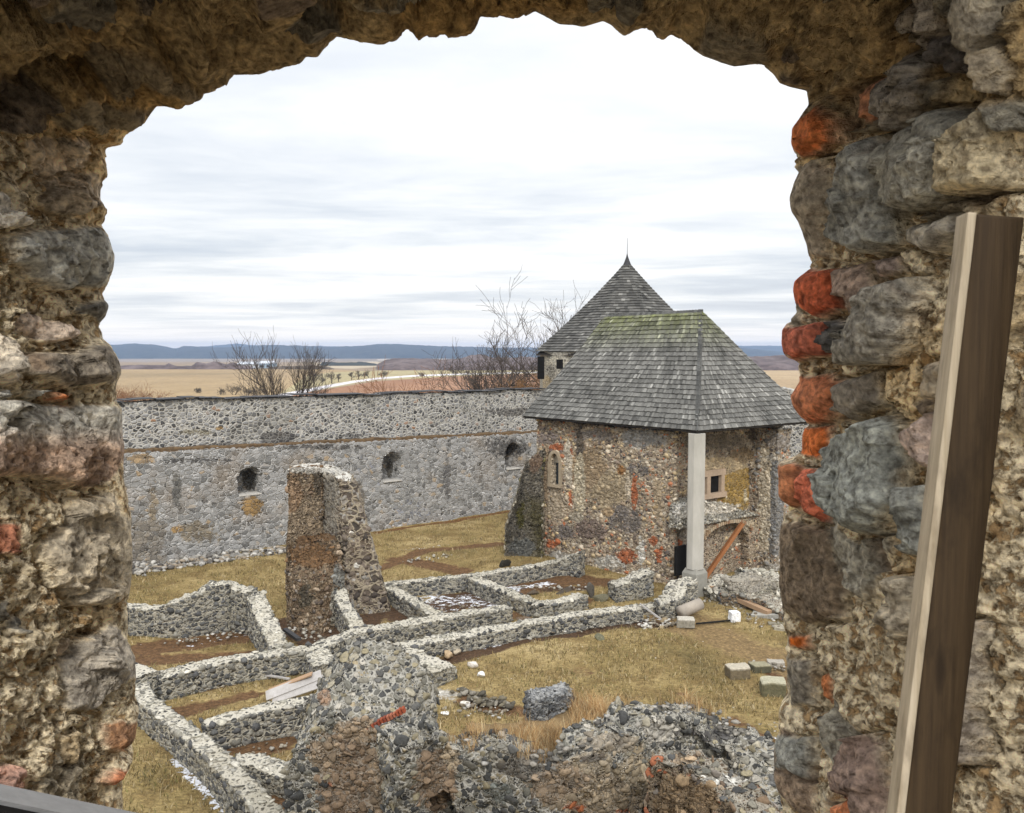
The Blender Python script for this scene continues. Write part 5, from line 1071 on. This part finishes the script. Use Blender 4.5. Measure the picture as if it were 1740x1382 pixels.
# ridges and woods
def ridge(name, prof, D, deep, base_off, mat, seed, rough, kind='structure', lab=None, step=2.0, cat=None):
    xs = np.arange(prof[0][0], prof[-1][0], step); tops = np.interp(xs, [p[0] for p in prof], [p[1] for p in prof])
    rows = []; m = 14
    for i, (x_, t_) in enumerate(zip(xs, tops)):
        p = aty(x_, t_, D); zb_ = float(tzf(0, np.array(float(D))))-base_off; zt_ = max(p.z, zb_+.5)
        for j in range(m+1):
            q = j/m; yy = D+deep*q; h_ = math.sin(math.pi*min(1, q*1.0))**.6 if q < .5 else math.sin(math.pi*q)**.6
            rows.append((p.x*yy/D, yy, zb_+(zt_-zb_)*(h_ if 0 < q < 1 else 0)*(1+.0*q)))
    V = np.array(rows); s_ = 1/rough
    wgt = np.tile(np.array([0 if j in (0, m) else 1 for j in range(m+1)]), len(xs))
    V[:, 2] += (fbm(V, s_*.12, 4, seed, .6)*rough*1.2+np.abs(fbm(V, s_*.5, 3, seed+1))*rough*.8)*wgt; V[:, 0] += fbm(V, s_*.3, 2, seed+2)*rough*.6
    o = mesh(name, V, gridfaces(len(xs), m+1)[:, ::-1], mat); tag(o, lab, cat, None, kind); return o
def fmat(name, c, c2, sc):
    m, nt, b = newmat(name); co = objco(nt); f = noi(nt, vm(nt, 'MULTIPLY', co, (1, 1, 2.5)), sc, 8, .72)
    nt.links.new(ramp(nt, f, [(.40, c), (.60, c2)]), b.inputs['Base Color']); return m
M_for = fmat('conifer_forest', (.018, .024, .026), (.045, .05, .045), .02); M_wood = fmat('leafless_wood', (.065, .045, .042), (.16, .125, .12), .06); M_hedge = fmat('hedge_scrub', (.045, .035, .025), (.13, .095, .06), .3)
ridge('hills', [(-900, 590), (100, 586), (190, 585), (235, 583.5), (262, 585), (285, 590), (300, 594), (312, 588), (345, 589), (380, 591), (440, 587), (500, 586.5), (560, 590), (600, 588), (640, 584.5), (680, 585), (740, 588), (800, 590), (860, 591), (940, 594), (1040, 600)], 3300, 1200, 22, M_for, 3, 9)
ridge('hills', [(-900, 588), (300, 592), (360, 588), (400, 583.5), (425, 585), (470, 590), (540, 588), (600, 590), (1100, 592), (1200, 588), (1260, 587), (1330, 588), (1700, 588)], 5400, 1200, 30, M_for, 4, 12)
ridge('hills', [(1150, 592), (1250, 590.5), (1290, 594), (1340, 601), (1420, 606), (1700, 600)], 3500, 1000, 30, M_for, 5, 9)
wk = dict(kind='stuff')
DW = atter(800, 630).y
ridge('far_wood', [(640, 626), (655, 617), (680, 613), (720, 614), (780, 614), (800, 608), (812, 603), (826, 605), (840, 612), (880, 611), (960, 609), (1100, 606), (1275, 607), (1350, 609), (1600, 609)], DW, 160, 3, M_wood, 6, 4.5, 'stuff')
ridge('far_wood', [(540, 626), (548, 616), (575, 618), (600, 617), (610, 616), (640, 620), (650, 626)], atter(600, 622).y, 60, 3, M_for, 7, 2, 'stuff')
ridge('hedgerow', [(-200, 622), (190, 623), (250, 621), (280, 622), (286, 617), (300, 623), (325, 624), (335, 617), (350, 619), (362, 615), (372, 616), (385, 620), (396, 617), (410, 622), (430, 624)], atter(300, 628).y, 30, 2, M_wood, 8, 2.0, 'stuff')
ridge('hedgerow', [(455, 626), (470, 624), (500, 623), (540, 622), (556, 624), (570, 629)], atter(500, 628).y, 25, 2, M_hedge, 9, 1.4, 'stuff')
# farm buildings
M_sheet = plain('pale_sheet_roof', (.62, .66, .72), (.55, .6, .68), 1, .5, 0); M_shedw = plain('shed_wall', (.55, .55, .53), (.45, .45, .45), 1, .8, 0); M_blue = plain('blue_cladding', (.42, .55, .68), (.36, .48, .6), 1, .6, 0)
def barn(px0, px1, pyb, hw_px, rh_px, wm, rm_, lab):
    p0, p1 = atter(px0, pyb), atter(px1, pyb); y = (p0.y+p1.y)/2; s = y/F; w = (px1-px0)*s; h = hw_px*s; r = rh_px*s; x0 = p0.x; z0 = min(p0.z, p1.z)-1; dp = 16
    e = empty('farm_building', ((x0*2+w)/2, y, z0), lab, 'building', 'farm buildings in the far fields')
    mb = MB(); mb.box((x0+w/2, y+dp/2, z0+(h+1)/2), w/2, dp/2, (h+1)/2); mb.build('wall', wm, e)
    zt_ = z0+h+1; mb = MB(); a = .8
    mb.add([(x0-a, y-a, zt_), (x0+w+a, y-a, zt_), (x0+w+a, y+dp/2, zt_+r), (x0-a, y+dp/2, zt_+r), (x0+w+a, y+dp+a, zt_), (x0-a, y+dp+a, zt_)], [(0, 1, 2, 3), (3, 2, 4, 5), (0, 3, 5), (1, 4, 2)]); mb.build('roof', rm_, e)
    mb = MB(); k_ = max(2, int(w/7))
    for i in range(k_): mb = MB(); mb.box((x0+w*(i+.5)/k_, y-.06, z0+1+h*.45), 1.3, .08, h*.22); mb.build('window', M_slate, e)
barn(404, 446, 624.5, 5.5, 4, M_shedw, M_sheet, 'long grey farm shed with a pale roof in the far fields')
barn(440, 461, 626, 8, 4, M_blue, M_sheet, 'pale blue farm shed standing behind the bare tree')
barn(384, 430, 627.5, 2.5, 1.4, M_shedw, M_sheet, 'lowest white farm shed in front of the long grey one')

# ================================================================== bare trees
M_bark = plain('bark', (.07, .055, .045), (.12, .10, .085), 5, .95, .01, (1, 1, .3)); M_barkr = plain('reddish_twigs', (.22, .10, .05), (.30, .16, .09), 5, .95, .005); M_barko = plain('orchard_bark', (.09, .07, .045), (.16, .13, .085), 5, .95, .005)
def tree(name, base, h, lab, stems=1, spread=.5, lean=(0, 0), depth=5, mat=None, seed=1, r0=None, kids=4, group=None, tw=1.0, up=.25, cat='tree', ks=.3):
    rs = np.random.default_rng(seed); mat = mat or M_bark; base = Vector(base); tk, cr = MB(), MB(); r0 = r0 or h*.022
    def br(p, d, L, r, lv, mbx):
        n = 4 if lv < 3 else 3; pts = [p]; rd_ = [r]; q = p.copy(); dd_ = d.copy()
        for k in range(n):
            dd_ = (dd_+Vector(rs.normal(size=3))*.16+Vector((0, 0, up*.5))).normalized(); q = q+dd_*(L/n); pts.append(q.copy()); rd_.append(max(r*(1-.5*(k+1)/n), .004*tw))
        mbx.tube(pts, rd_, 6 if lv < 2 else (4 if lv < 4 else 3))
        if lv >= depth: return
        nk = kids+int(rs.integers(-1, 2))
        for j in range(nk):
            k0 = ks if lv == 1 else .3; t = k0+(1-k0)*(j+rs.random()*.8)/nk; i = min(n-1, int(t*n)); f_ = t*n-i; pp_ = pts[i].lerp(pts[i+1], min(1, f_))
            ax_ = Vector(rs.normal(size=3)); ax_ = (ax_-dd_*ax_.dot(dd_)).normalized(); an = rs.uniform(.35, .85)*(1+spread*.4)
            nd_ = (dd_*math.cos(an)+ax_*math.sin(an)).normalized(); br(pp_, nd_, L*rs.uniform(.48, .72), max(rd_[i]*.55, .004*tw), lv+1, cr)
    for s in range(stems):
        a = rs.uniform(0, 6.28); o = spread*(.3+.7*rs.random()) if stems > 1 else .08
        d = Vector((math.cos(a)*o+lean[0], math.sin(a)*o*.6+lean[1], 1)).normalized(); br(base+Vector((math.cos(a)*.25*(stems > 1), math.sin(a)*.2*(stems > 1), -.3)), d, h*rs.uniform(.5, .68), r0*rs.uniform(.7, 1), 1, tk)
    e = empty(name, base, lab, cat, group); tk.build('trunk', mat, e, True); cr.build('crown', mat, e, True)
    return e
def tbase(px, y, z=-1.5): p = aty(px, 640, y); return (p.x, y, z)
tree('bare_tree', tbase(487, 62, -1.5), 13.2, 'bare grey tree with upright stems rising behind the curtain wall', 1, .2, depth=5, seed=31, r0=.24, kids=6, up=.42, tw=2.4, ks=.5)
tree('bare_tree', tbase(930, 70, -2), 13.6, 'large gnarled bare tree with several leaning trunks beside the tower', 4, .42, (-.26, 0), 5, seed=13, r0=.36, kids=5, up=.22, tw=3, ks=.5)
tree('bare_tree', tbase(945, 74, -2), 16.0, 'tall thin bare tree partly hidden by the tower roof', 2, .2, (-.08, 0), 5, seed=15, r0=.26, kids=4, tw=4)
tree('bare_tree', tbase(682, 76, -2.0), 9.6, 'thin brownish bare tree in front of the red-brown field', 5, .7, depth=4, mat=M_barkr, seed=21, r0=.14, kids=5, tw=4)
tree('bare_shrub', tbase(224, 55, 3.6), 4.5, 'reddish twiggy shrub above the wall close to the left jamb', 6, .9, depth=5, mat=M_barkr, seed=25, r0=.05, kids=5, tw=1.6, cat='shrub')
tree('bare_shrub', tbase(548, 66, 3.5), 3.4, 'low rusty shrub above the wall right of the upright bare tree', 6, 1.0, depth=5, mat=M_barkr, seed=27, r0=.05, kids=5, tw=1.6, cat='shrub')
tree('bare_shrub', tbase(925, 64, 3.0), 5.4, 'orange-brown twiggy shrub at the foot of the tower', 6, .7, depth=5, mat=plain('orange_twigs', (.38, .20, .07), (.28, .15, .06), 5), seed=29, r0=.045, kids=5, tw=1.4, cat='shrub')
orch = [(533, 657, 25), (547, 654, 23), (563, 651, 22), (576, 649, 19), (597, 646, 17), (609, 645, 16), (619, 643, 15), (627, 642, 14)]
odesc = ['first fruit tree along the pale road, nearest the upright bare tree', 'second fruit tree along the pale road', 'third and roundest fruit tree along the pale road', 'fourth fruit tree along the pale road', 'fifth fruit tree along the pale road, after a gap', 'sixth fruit tree along the pale road', 'seventh small fruit tree along the pale road', 'last and smallest fruit tree of the roadside row']
for i, (x_, y_, h_) in enumerate(orch):
    p = atter(x_, y_); tree('orchard_tree', p, h_*p.y/F, odesc[i], 1, .5, depth=4, mat=M_barko, seed=40+i, r0=.28, kids=6, tw=9, up=.1, group='fruit trees along the pale road')
far_b = [(341, 668, 12, 'small bare tree on the tan field, leftmost of the row'), (376, 671, 14, 'dark wide bush on the tan field beside the small bare trees'), (398, 671, 20, 'pale feathery bare tree behind the dark bush'), (421, 671, 15, 'lone low bare tree on the tan field right of the dark bush'), (440, 675, 27, 'taller bare tree where the road meets the wall top'),
         (649, 643, 15, 'dark round bush at the end of the orchard row'), (716, 640, 8, 'tiny bush beside the road in front of the far wood'), (771, 636, 9, 'small dark bush by the far end of the road'), (795, 637, 8, 'rightmost tiny bush by the far end of the road'), (460, 681, 12, 'short bare sapling standing just above the wall coping')]
for i, (x_, y_, h_, lab) in enumerate(far_b):
    p = atter(x_, y_); tree('far_bush', p, h_*p.y/F, lab, 4, .8, depth=4, mat=M_barko, seed=60+i, r0=.08*p.y/200, kids=5, tw=p.y/60, up=.12, cat='bush', group='bushes and small trees on the far fields')

# ================================================================== loose things in the yard
M_stone = colmat('loose_stone', .95, 14, .02); M_stone2 = colmat('chip_stone', .95, 20, .01)
def rock(px, py, rpx, lab, c, seed, ax=None, flat=1.0, name='boulder', cat='stone', group=None, z=0.0, sink=.25):
    p = at(px, py, z); r = rpx*p.y/F; V, Fc = lumpy(p, r, seed, 3, flat, ax, sink=sink); V = V+np.stack([fbm(V, 9, 3, 1), fbm(V, 9, 3, 2), fbm(V, 9, 3, 3)], 1)*r*.12
    o = mesh(name, V, Fc, M_stone, None, tuple(p), False, {'col': np.tile(np.array(c+(1,)), (len(V), 1))}); o.data.polygons.foreach_set('use_smooth', np.ones(len(Fc), bool)); o.data.shade_flat() if False else None
    return tag(o, lab, cat, group)
rock(762, 1116, 12, 'tan rounded boulder by the end of the long front wall', (.42, .31, .19), 1)
rock(778, 1110, 8, 'small buff boulder behind the tan rounded one', (.45, .38, .28), 2)
rock(801, 1132, 11, 'whitish lumpy boulder on the grass, middle of the three', (.62, .58, .52), 3)
rock(816, 1148, 8, 'small bright white stone nearest the viewer of the boulder group', (.8, .8, .78), 4)
rock(789, 1198, 11, 'pale flat stone against the dark rubble clump', (.66, .62, .55), 5, flat=.6)
rock(757, 1214, 9, 'white stone half sunk in the grass above the corner ruin', (.72, .70, .66), 6, flat=.6)
rock(722, 1175, 5, 'little white stone lying alone on the yellow grass', (.66, .6, .55), 7)
rock(1172, 1064, 6, 'small pebble by the broken column drum', (.5, .45, .38), 8)
rock(858, 963, 11, 'black weathered stump-like stone on the grass behind the low walls', (.03, .028, .022), 9, (1, .9, .9), name='stump', cat='stone')
rock(1003, 1016, 13, 'dark upright slab standing in the bare-earth room', (.10, .09, .075), 10, (.7, .5, 1.4), name='slab')
rock(958, 1006, 20, 'dark flat slab lying across the bare-earth room', (.08, .065, .05), 11, (1.6, .6, .4), name='slab')
rock(1020, 1022, 14, 'mossy dark block next to the upright slab', (.13, .12, .08), 12, (1.3, .8, .6), name='slab')
rock(905, 1010, 9, 'dark brown stone near the snow in the bare-earth room', (.09, .07, .05), 13, (1.3, .8, .6))
rock(915, 1037, 10, 'brown slab outside the front wall of the bare-earth room', (.12, .09, .06), 14, (1.5, .8, .4), name='slab')
rock(890, 1053, 12, 'long brown slab behind the front wall', (.15, .11, .08), 15, (1.7, .8, .35), name='slab')
rock(1020, 1083, 11, 'flat mossy slab lying alone on the grass edge', (.13, .125, .08), 16, (1.6, .9, .45), name='slab')
rock(1128, 1058, 9, 'brown boulder near the stepped stub', (.26, .2, .12), 17)
rock(1128, 1066, 7, 'low brown stone in front of the brown boulder', (.3, .24, .15), 18, flat=.7)
def block(px, py, w, d, h, rot, lab, c, seed, name='stone_block', tilt=0, cat='stone block', group=None, mat=None, top=None):
    import bmesh
    p = at(px, py); bm = bmesh.new(); bmesh.ops.create_cube(bm, size=1); bmesh.ops.bevel(bm, geom=bm.edges[:], offset=.06, segments=1, affect='EDGES'); bmesh.ops.subdivide_edges(bm, edges=bm.edges[:], cuts=5, use_grid_fill=True)
    V = np.array([tuple(v.co) for v in bm.verts]); Fc = [tuple(v.index for v in f.verts) for f in bm.faces]; bm.free()
    isT = V[:, 2] > .42
    V = V*np.array((w, d, h)); V = V+np.stack([fbm(V+seed, 2.5, 3, 1), fbm(V+seed, 2.5, 3, 2), fbm(V+seed, 2.5, 3, 3)], 1)*.3*min(w, h)*1.2
    ca, sa = math.cos(rot), math.sin(rot); ct, s_t = math.cos(tilt), math.sin(tilt); V = np.stack([V[:, 0]*ct-V[:, 2]*s_t, V[:, 1], V[:, 0]*s_t+V[:, 2]*ct], 1)
    V = np.stack([V[:, 0]*ca-V[:, 1]*sa, V[:, 0]*sa+V[:, 1]*ca, V[:, 2]], 1); V[:, 2] -= V[:, 2].min()+.04; V += np.array(tuple(p))
    cc = np.tile(np.array(c+(1,)), (len(V), 1)); 
    if top: cc[isT, :3] = top
    return tag(mesh(name, V, Fc, mat or M_stone, None, tuple(p), False, {'col': cc}), lab, cat, group)
block(1253, 1150, .66, .5, .40, R(8), 'squared mossy block with a flat pale top on the grass', (.15, .12, .075), 1, top=(.42, .38, .30))
block(1313, 1178, .66, .55, .42, R(-8), 'lichened block nearest the right jamb, larger than its neighbours', (.13, .12, .07), 2, top=(.38, .36, .26))
block(1291, 1140, .55, .4, .26, R(14), 'dark cracked block just behind the lichened one', (.09, .085, .055), 3, top=(.26, .24, .16))
block(1318, 1130, .5, .35, .16, R(-10), 'flat pale rubble slab beside the dark cracked block', (.36, .33, .28), 4)
block(1165, 1064, .6, .42, .30, R(-6), 'broken grey carved block in front of the column drum', (.30, .28, .23), 5, top=(.45, .42, .36))
block(1248, 1056, .36, .34, .42, R(10), 'bright white cubic block standing on the grass', (.78, .79, .80), 6)
block(1330, 1070, .6, .35, .12, R(-18), 'thin stacked slab at the foot of the brownish rubble wall', (.34, .31, .24), 7)
block(1322, 1062, .7, .3, .1, R(-8), 'dark-edged slab lying behind the thin stacked one', (.22, .2, .15), 8)
block(932, 1240, .5, .25, .1, R(-5), 'flat grey slab on the ruin crest below the dry stone stub', (.30, .29, .27), 9)
# big flat slab at the end of the beam
block(1302, 1048, 1.0, .75, .16, R(-25), 'broad grey slab under the far end of the pale beam', (.30, .29, .26), 10, tilt=.12, top=(.36, .35, .31))
# broken column drum
mb = MB(); p = at(1172, 1052); u_ = Vector((.86, .42, .22)).normalized(); mb.tube([p+Vector((-.38, -.12, .28)), p+Vector((-.38, -.12, .28))+u_*.95], [.24, .22], 14); o = mb.build('column_drum', plain('carved_stone', (.42, .37, .31), (.34, .30, .25), 6), None, True); tag(o, 'fallen drum of a grey stone column lying tilted', 'column drum')
# timbers
M_wd = plain('new_timber', (.44, .30, .19), (.36, .23, .14), 5, .8, .004, (1, 1, 1)); M_wr = plain('red_timber', (.40, .17, .07), (.32, .13, .05), 5, .8, .004); M_wg = plain('grey_weathered_plank', (.48, .46, .44), (.36, .34, .32), 7, .85, .004)
def bar(name, a, b_, w, h, mat, lab, cat, roll=0.0, group=None):
    a, b_ = Vector(a), Vector(b_); ax = (b_-a).normalized(); X = ax.cross(Vector((0, 0, 1))).normalized(); Z = X.cross(ax); X2 = X*math.cos(roll)+Z*math.sin(roll); Z2 = X2.cross(ax)
    mb = MB(); mb.box((a+b_)/2, w/2, (b_-a).length/2, h/2, X2, ax, Z2); return tag(mb.build(name, mat), lab, cat, group)
pa = ch(AL2-.25, ch_b(1196, AL2), .1); pb = ch(AL2-.12, ch_b(1262, AL2), chz(AL2, 4, 888))
bar('leaning_beam', at(1196, 985, .12), aty(1262, 889, 36.2), .22, .14, M_wr, 'reddish beam leaning up against the vaulted niche of the chapel', 'beam')
bar('beam', at(1208, 998, .35), at(1308, 1042, .22), .24, .16, M_wd, 'long pale orange beam lying from the column towards the grey slab', 'beam')
bar('pole', at(1087, 1026, .62), at(1128, 1056, .03), .07, .05, M_wg, 'thin grey pole leaning off the end of the front wall', 'pole')
bar('pole', at(1183, 1060, .06), at(1246, 1054, .06), .06, .05, plain('black_iron', (.02, .018, .016), None, 5, .6, 0), 'thin black rod lying between the carved block and the white cube', 'rod')
bar('pole', at(484, 1070, .3), at(508, 1087, .25), .16, .1, M_slate, 'dark beam lying in the gap beside the tall pier', 'beam')
bar('plank', at(452, 1183, .08), at(546, 1146, .62), .34, .03, M_wg, 'topmost wide grey plank of the pile propped on the stub wall', 'plank', -.5, 'grey planks propped on the low wall')
bar('plank', at(463, 1186, .05), at(549, 1157, .50), .44, .03, M_wg, 'lowest and broadest grey plank facing the viewer', 'plank', -.5, 'grey planks propped on the low wall')
bar('plank', at(456, 1174, .1), at(530, 1145, .66), .16, .04, M_wd, 'narrow yellowish plank at the back of the pile', 'plank', -.3, 'grey planks propped on the low wall')
bar('plank', at(444, 1146, .1), at(492, 1154, .1), .1, .04, M_wg, 'single thin pale lath lying apart behind the plank pile', 'plank', 0, 'grey planks propped on the low wall')
bar('post_stick', at(664, 1118, .2), at(663, 1108, .75), .05, .05, M_wg, 'short pale stick standing at the broad wall end', 'stick')
# masses of loose rubble
def scatter(name, areas, nper, rr_, cols, seed, lab=None):
    rs = np.random.default_rng(seed); Vs, Fs, Cs = [], [], []; o = 0
    protos = [lumpy((0, 0, 0), 1, 100+i, 1, .8, sink=.2) for i in range(8)]
    for (x0, y0, x1, y1, wd, dens) in areas:
        for _ in range(int(nper*dens)):
            t = rs.random(); c = at(x0+(x1-x0)*t, y0+(y1-y0)*t); px_, py_ = c.x, c.y; px_ += rs.normal()*wd*.5; py_ += rs.normal()*wd*.5
            r = rr_*rs.uniform(.35, 1.3); P_, F_ = protos[rs.integers(8)]; a = rs.uniform(0, 6.28); Vv = P_*r; Vv = np.stack([Vv[:, 0]*math.cos(a)-Vv[:, 1]*math.sin(a), Vv[:, 0]*math.sin(a)+Vv[:, 1]*math.cos(a), Vv[:, 2]], 1)+np.array((px_, py_, max(0, rs.normal()*.06)))
            k_ = cols[rs.integers(len(cols))]; Vs.append(Vv); Fs += [tuple(i+o for i in f) for f in F_]; o += len(Vv); Cs.append(np.tile(np.array(k_+(1,))*np.array([1, 1, 1, 1]), (len(Vv), 1))*np.array([q_ for q_ in [rs.uniform(.7, 1.2)]*3]+[1]))
    ob = mesh(name, np.vstack(Vs), np.array(Fs), M_stone2, None, (0, 0, 0), False, {'col': np.vstack(Cs)}); return tag(ob, lab, None, None, 'stuff')
GR = [(.36, .34, .30), (.24, .23, .21), (.12, .11, .10), (.48, .46, .42), (.30, .25, .19)]
scatter('rubble', [(225, 968, 480, 936, .75, 3.2), (225, 975, 380, 952, .5, 1), (480, 940, 500, 940, .3, .2)], 140, .17, GR, 1, 'pale loose stones heaped along the foot of the curtain wall')
scatter('stone_chips', [(500, 1060, 545, 1088, .6, .5), (1180, 1010, 1330, 1070, .7, .8), (640, 1110, 720, 1170, .5, .8), (770, 1200, 850, 1215, .5, .5), (1090, 1065, 1150, 1060, .4, .8), (300, 1095, 430, 1072, .4, .4), (420, 1290, 500, 1255, .4, .2), (1250, 975, 1330, 1000, .6, .8), (690, 955, 760, 945, .4, .4), (1270, 1130, 1340, 1140, .3, .4), (230, 1180, 330, 1290, .3, .5),
                        (870, 1000, 990, 1000, .4, .5), (700, 1040, 820, 1030, .5, .3), (1280, 1240, 1330, 1290, .5, .5), (820, 1095, 1120, 1050, .3, .8)], 110, .085, [(.36, .34, .29), (.28, .25, .2), (.18, .15, .11), (.50, .48, .44)], 2, 'scattered pale chips and small stones over the bare ground')
scatter('rubble', [(790, 1178, 835, 1200, .35, 1.0), (840, 1195, 870, 1205, .2, .4)], 60, .13, [(.16, .14, .10), (.25, .23, .19), (.10, .09, .07)], 3, 'dark mossy clump of stones in the yellow grass before the stub')
# crest stones of the near ruins
def crest(parent, l, nst, sz, seed, wd):
    rs = np.random.default_rng(seed); Vs, Fs, Cs = [], [], []; o = 0
    protos = [lumpy((0, 0, 0), 1, 130+i, 1, .8, (1.3, 1, .7), sink=.3) for i in range(8)]
    for _ in range(nst):
        t = rs.random()*(len(l)-1); i = int(t); a_, b_ = Vector(l[i]), Vector(l[i+1]); c = a_.lerp(b_, t-i); r = sz*rs.uniform(.5, 1.4); P_, F_ = protos[rs.integers(8)]; an = rs.uniform(0, 6.28)
        Vv = P_*r; Vv = np.stack([Vv[:, 0]*math.cos(an)-Vv[:, 1]*math.sin(an), Vv[:, 0]*math.sin(an)+Vv[:, 1]*math.cos(an), Vv[:, 2]], 1)+np.array((c.x+rs.normal()*wd, c.y+rs.normal()*wd, c.z-.06+rs.normal()*.05))
        k_ = [(.24, .225, .195), (.14, .13, .115), (.38, .35, .30)][rs.integers(3)] if rs.random() < .85 else (.48, .46, .42); Vs.append(Vv); Fs += [tuple(q+o for q in f) for f in F_]; o += len(Vv); Cs.append(np.tile(np.array(k_+(1,))*.8, (len(Vv), 1)))
    ob = mesh('crest_stones', np.vstack(Vs), np.array(Fs), M_stone2, parent, None, False, {'col': np.vstack(Cs)}); ob['kind'] = 'stuff'
CRL = BP[4:16]
crest(bpy.data.objects['corner_ruin'], CRL, 260, .07, 5, .2)

# ================================================================== dead grass
M_gr = colmat('grass_blade', .9, .9, .0, (1, 1, 1), .55)
def grass(name, X, Y, Z, hmin, hmax, w, cols, seed, lab, bend=.5):
    rs = np.random.default_rng(seed); n_ = len(X); h_ = rs.uniform(hmin, hmax, n_); a = rs.uniform(0, 2*np.pi, n_); b_ = rs.uniform(0, 2*np.pi, n_); be = rs.uniform(.1, 1, n_)*bend*h_
    base = np.stack([X, Y, Z], 1); wv = np.stack([np.cos(a), np.sin(a), np.zeros(n_)], 1)*(w*rs.uniform(.6, 1.4, n_))[:, None]
    m1 = base+np.stack([np.cos(b_)*be*.3, np.sin(b_)*be*.3, h_*.6], 1); tp = base+np.stack([np.cos(b_)*be, np.sin(b_)*be, h_], 1)
    V = np.stack([base-wv, base+wv, m1+wv*.7, m1-wv*.7, tp], 1).reshape(-1, 3); o = np.arange(n_)[:, None]*5
    Fq = [tuple(r) for r in np.concatenate([o+np.array([0, 1, 2]), o+np.array([0, 2, 3]), o+np.array([3, 2, 4])]).tolist()]
    C = np.array(cols)[rs.integers(len(cols), size=n_)]*rs.uniform(.7, 1.2, (n_, 1)); C = np.repeat(np.column_stack([C, np.ones(n_)]), 5, 0)
    return tag(mesh(name, V, np.array(Fq), M_gr, None, (0, 0, 0), False, {'col': C}), lab, None, None, 'stuff')
rs = np.random.default_rng(5); STRAW = [(.52, .38, .20), (.42, .27, .13), (.34, .20, .09), (.58, .47, .28), (.48, .30, .13)]
Xs, Ys, Zs = [], [], []
dg = bpy.context.evaluated_depsgraph_get()
def drop(x, y):
    ok, loc, *_ = SC.ray_cast(dg, Vector((x, y, 7)), Vector((0, 0, -1))); return loc.z if ok else 0
bpy.context.view_layer.update(); dg = bpy.context.evaluated_depsgraph_get()
tufts = []
for (x0, y0, x1, y1, yy0, yy1, m_, wd) in ((815, 1268, 905, 1262, 16.0, 16.4, 75, .4), (850, 1250, 960, 1240, 16.5, 16.6, 120, .35), (930, 1240, 1010, 1225, 16.9, 17.2, 75, .4), (960, 1215, 1045, 1198, 17.6, 17.8, 90, .35), (1130, 1195, 1215, 1200, 17.3, 17.3, 60, .25), (1180, 1215, 1250, 1235, 17.2, 16.9, 18, .2), (760, 1240, 820, 1250, 16.5, 16.5, 8, .2), (890, 1215, 905, 1220, 18, 18, 10, .2)):
    a_, b_ = aty(x0, y0, yy0), aty(x1, y1, yy1)
    for _ in range(m_):
        t = rs.random(); c = a_.lerp(b_, t); tufts.append((c.x+rs.normal()*wd, c.y+rs.normal()*wd, rs.uniform(.7, 1.15)))
for tx, ty, s_ in tufts:
    if 17.15 < ty < 18.4 and 890 < proj([(tx, ty, 2.2)])[0][0] < 972: continue
    z_ = drop(tx, ty); k_ = int(rs.integers(14, 30))
    Xs.append(tx+rs.normal(size=k_)*.05); Ys.append(ty+rs.normal(size=k_)*.05); Zs.append(np.full(k_, z_-.03))
grass('tall_dry_grass', np.concatenate(Xs), np.concatenate(Ys), np.concatenate(Zs),   .12, .40, .004, STRAW, 1, 'tufts of tall straw-brown dead grass on the crest of the near ruin', .9)
# short turf over the courtyard
n_ = 190000; u_ = rs.random(n_)**1.0; Yg = 14+40*u_**1.35; Xg = (rs.random(n_)*1.0-.52)*Yg
I_ = np.clip(((Xg+26)/.11).astype(int), 0, len(gx)-1)*len(gy)+np.clip(((Yg-9)/.11).astype(int), 0, len(gy)-1)
def inyard(x, y): return (x-A0.x)*CN.x+(y-A0.y)*CN.y < -.1
keep = inyard(Xg, Yg) & (dirt[I_, 3] < .35) & (snow[I_, 3] < .3) & (fbm(np.column_stack([Xg, Yg, Xg*0]), 1.3, 4, 12, .6) > rs.uniform(-.25, .12, n_))
Xg, Yg = Xg[keep], Yg[keep]; cg = bpy.data.objects['courtyard_ground']; co_ = np.zeros(len(cg.data.vertices)*3, np.float32); cg.data.vertices.foreach_get('co', co_); Zg = co_.reshape(-1, 3)[I_[keep], 2]
grass('turf', Xg, Yg, Zg-.01, .04, .17, .011, [(.36, .28, .14), (.27, .20, .09), (.20, .15, .06), (.44, .36, .22), (.14, .105, .05), (.17, .16, .06)], 2, 'short yellow-brown winter turf covering the castle yard', 1.1)

# ================================================================== air
hz_ = bpy.data.meshes.new('haze'); mb = MB(); mb.box((0, 3700, 10), 8500, 3780, 46)
o = mb.build('haze', bpy.data.materials.new('haze_air')); hm = o.data.materials[0]; hm.use_nodes = True; nt = hm.node_tree; nt.nodes.clear()
pv = nd(nt, 'ShaderNodeVolumePrincipled', {'Color': (.50, .68, 1.0, 1), 'Density': .00015, 'Anisotropy': .1}); oo = nd(nt, 'ShaderNodeOutputMaterial', {'Volume': pv.outputs[0]}); tag(o, kind='stuff')
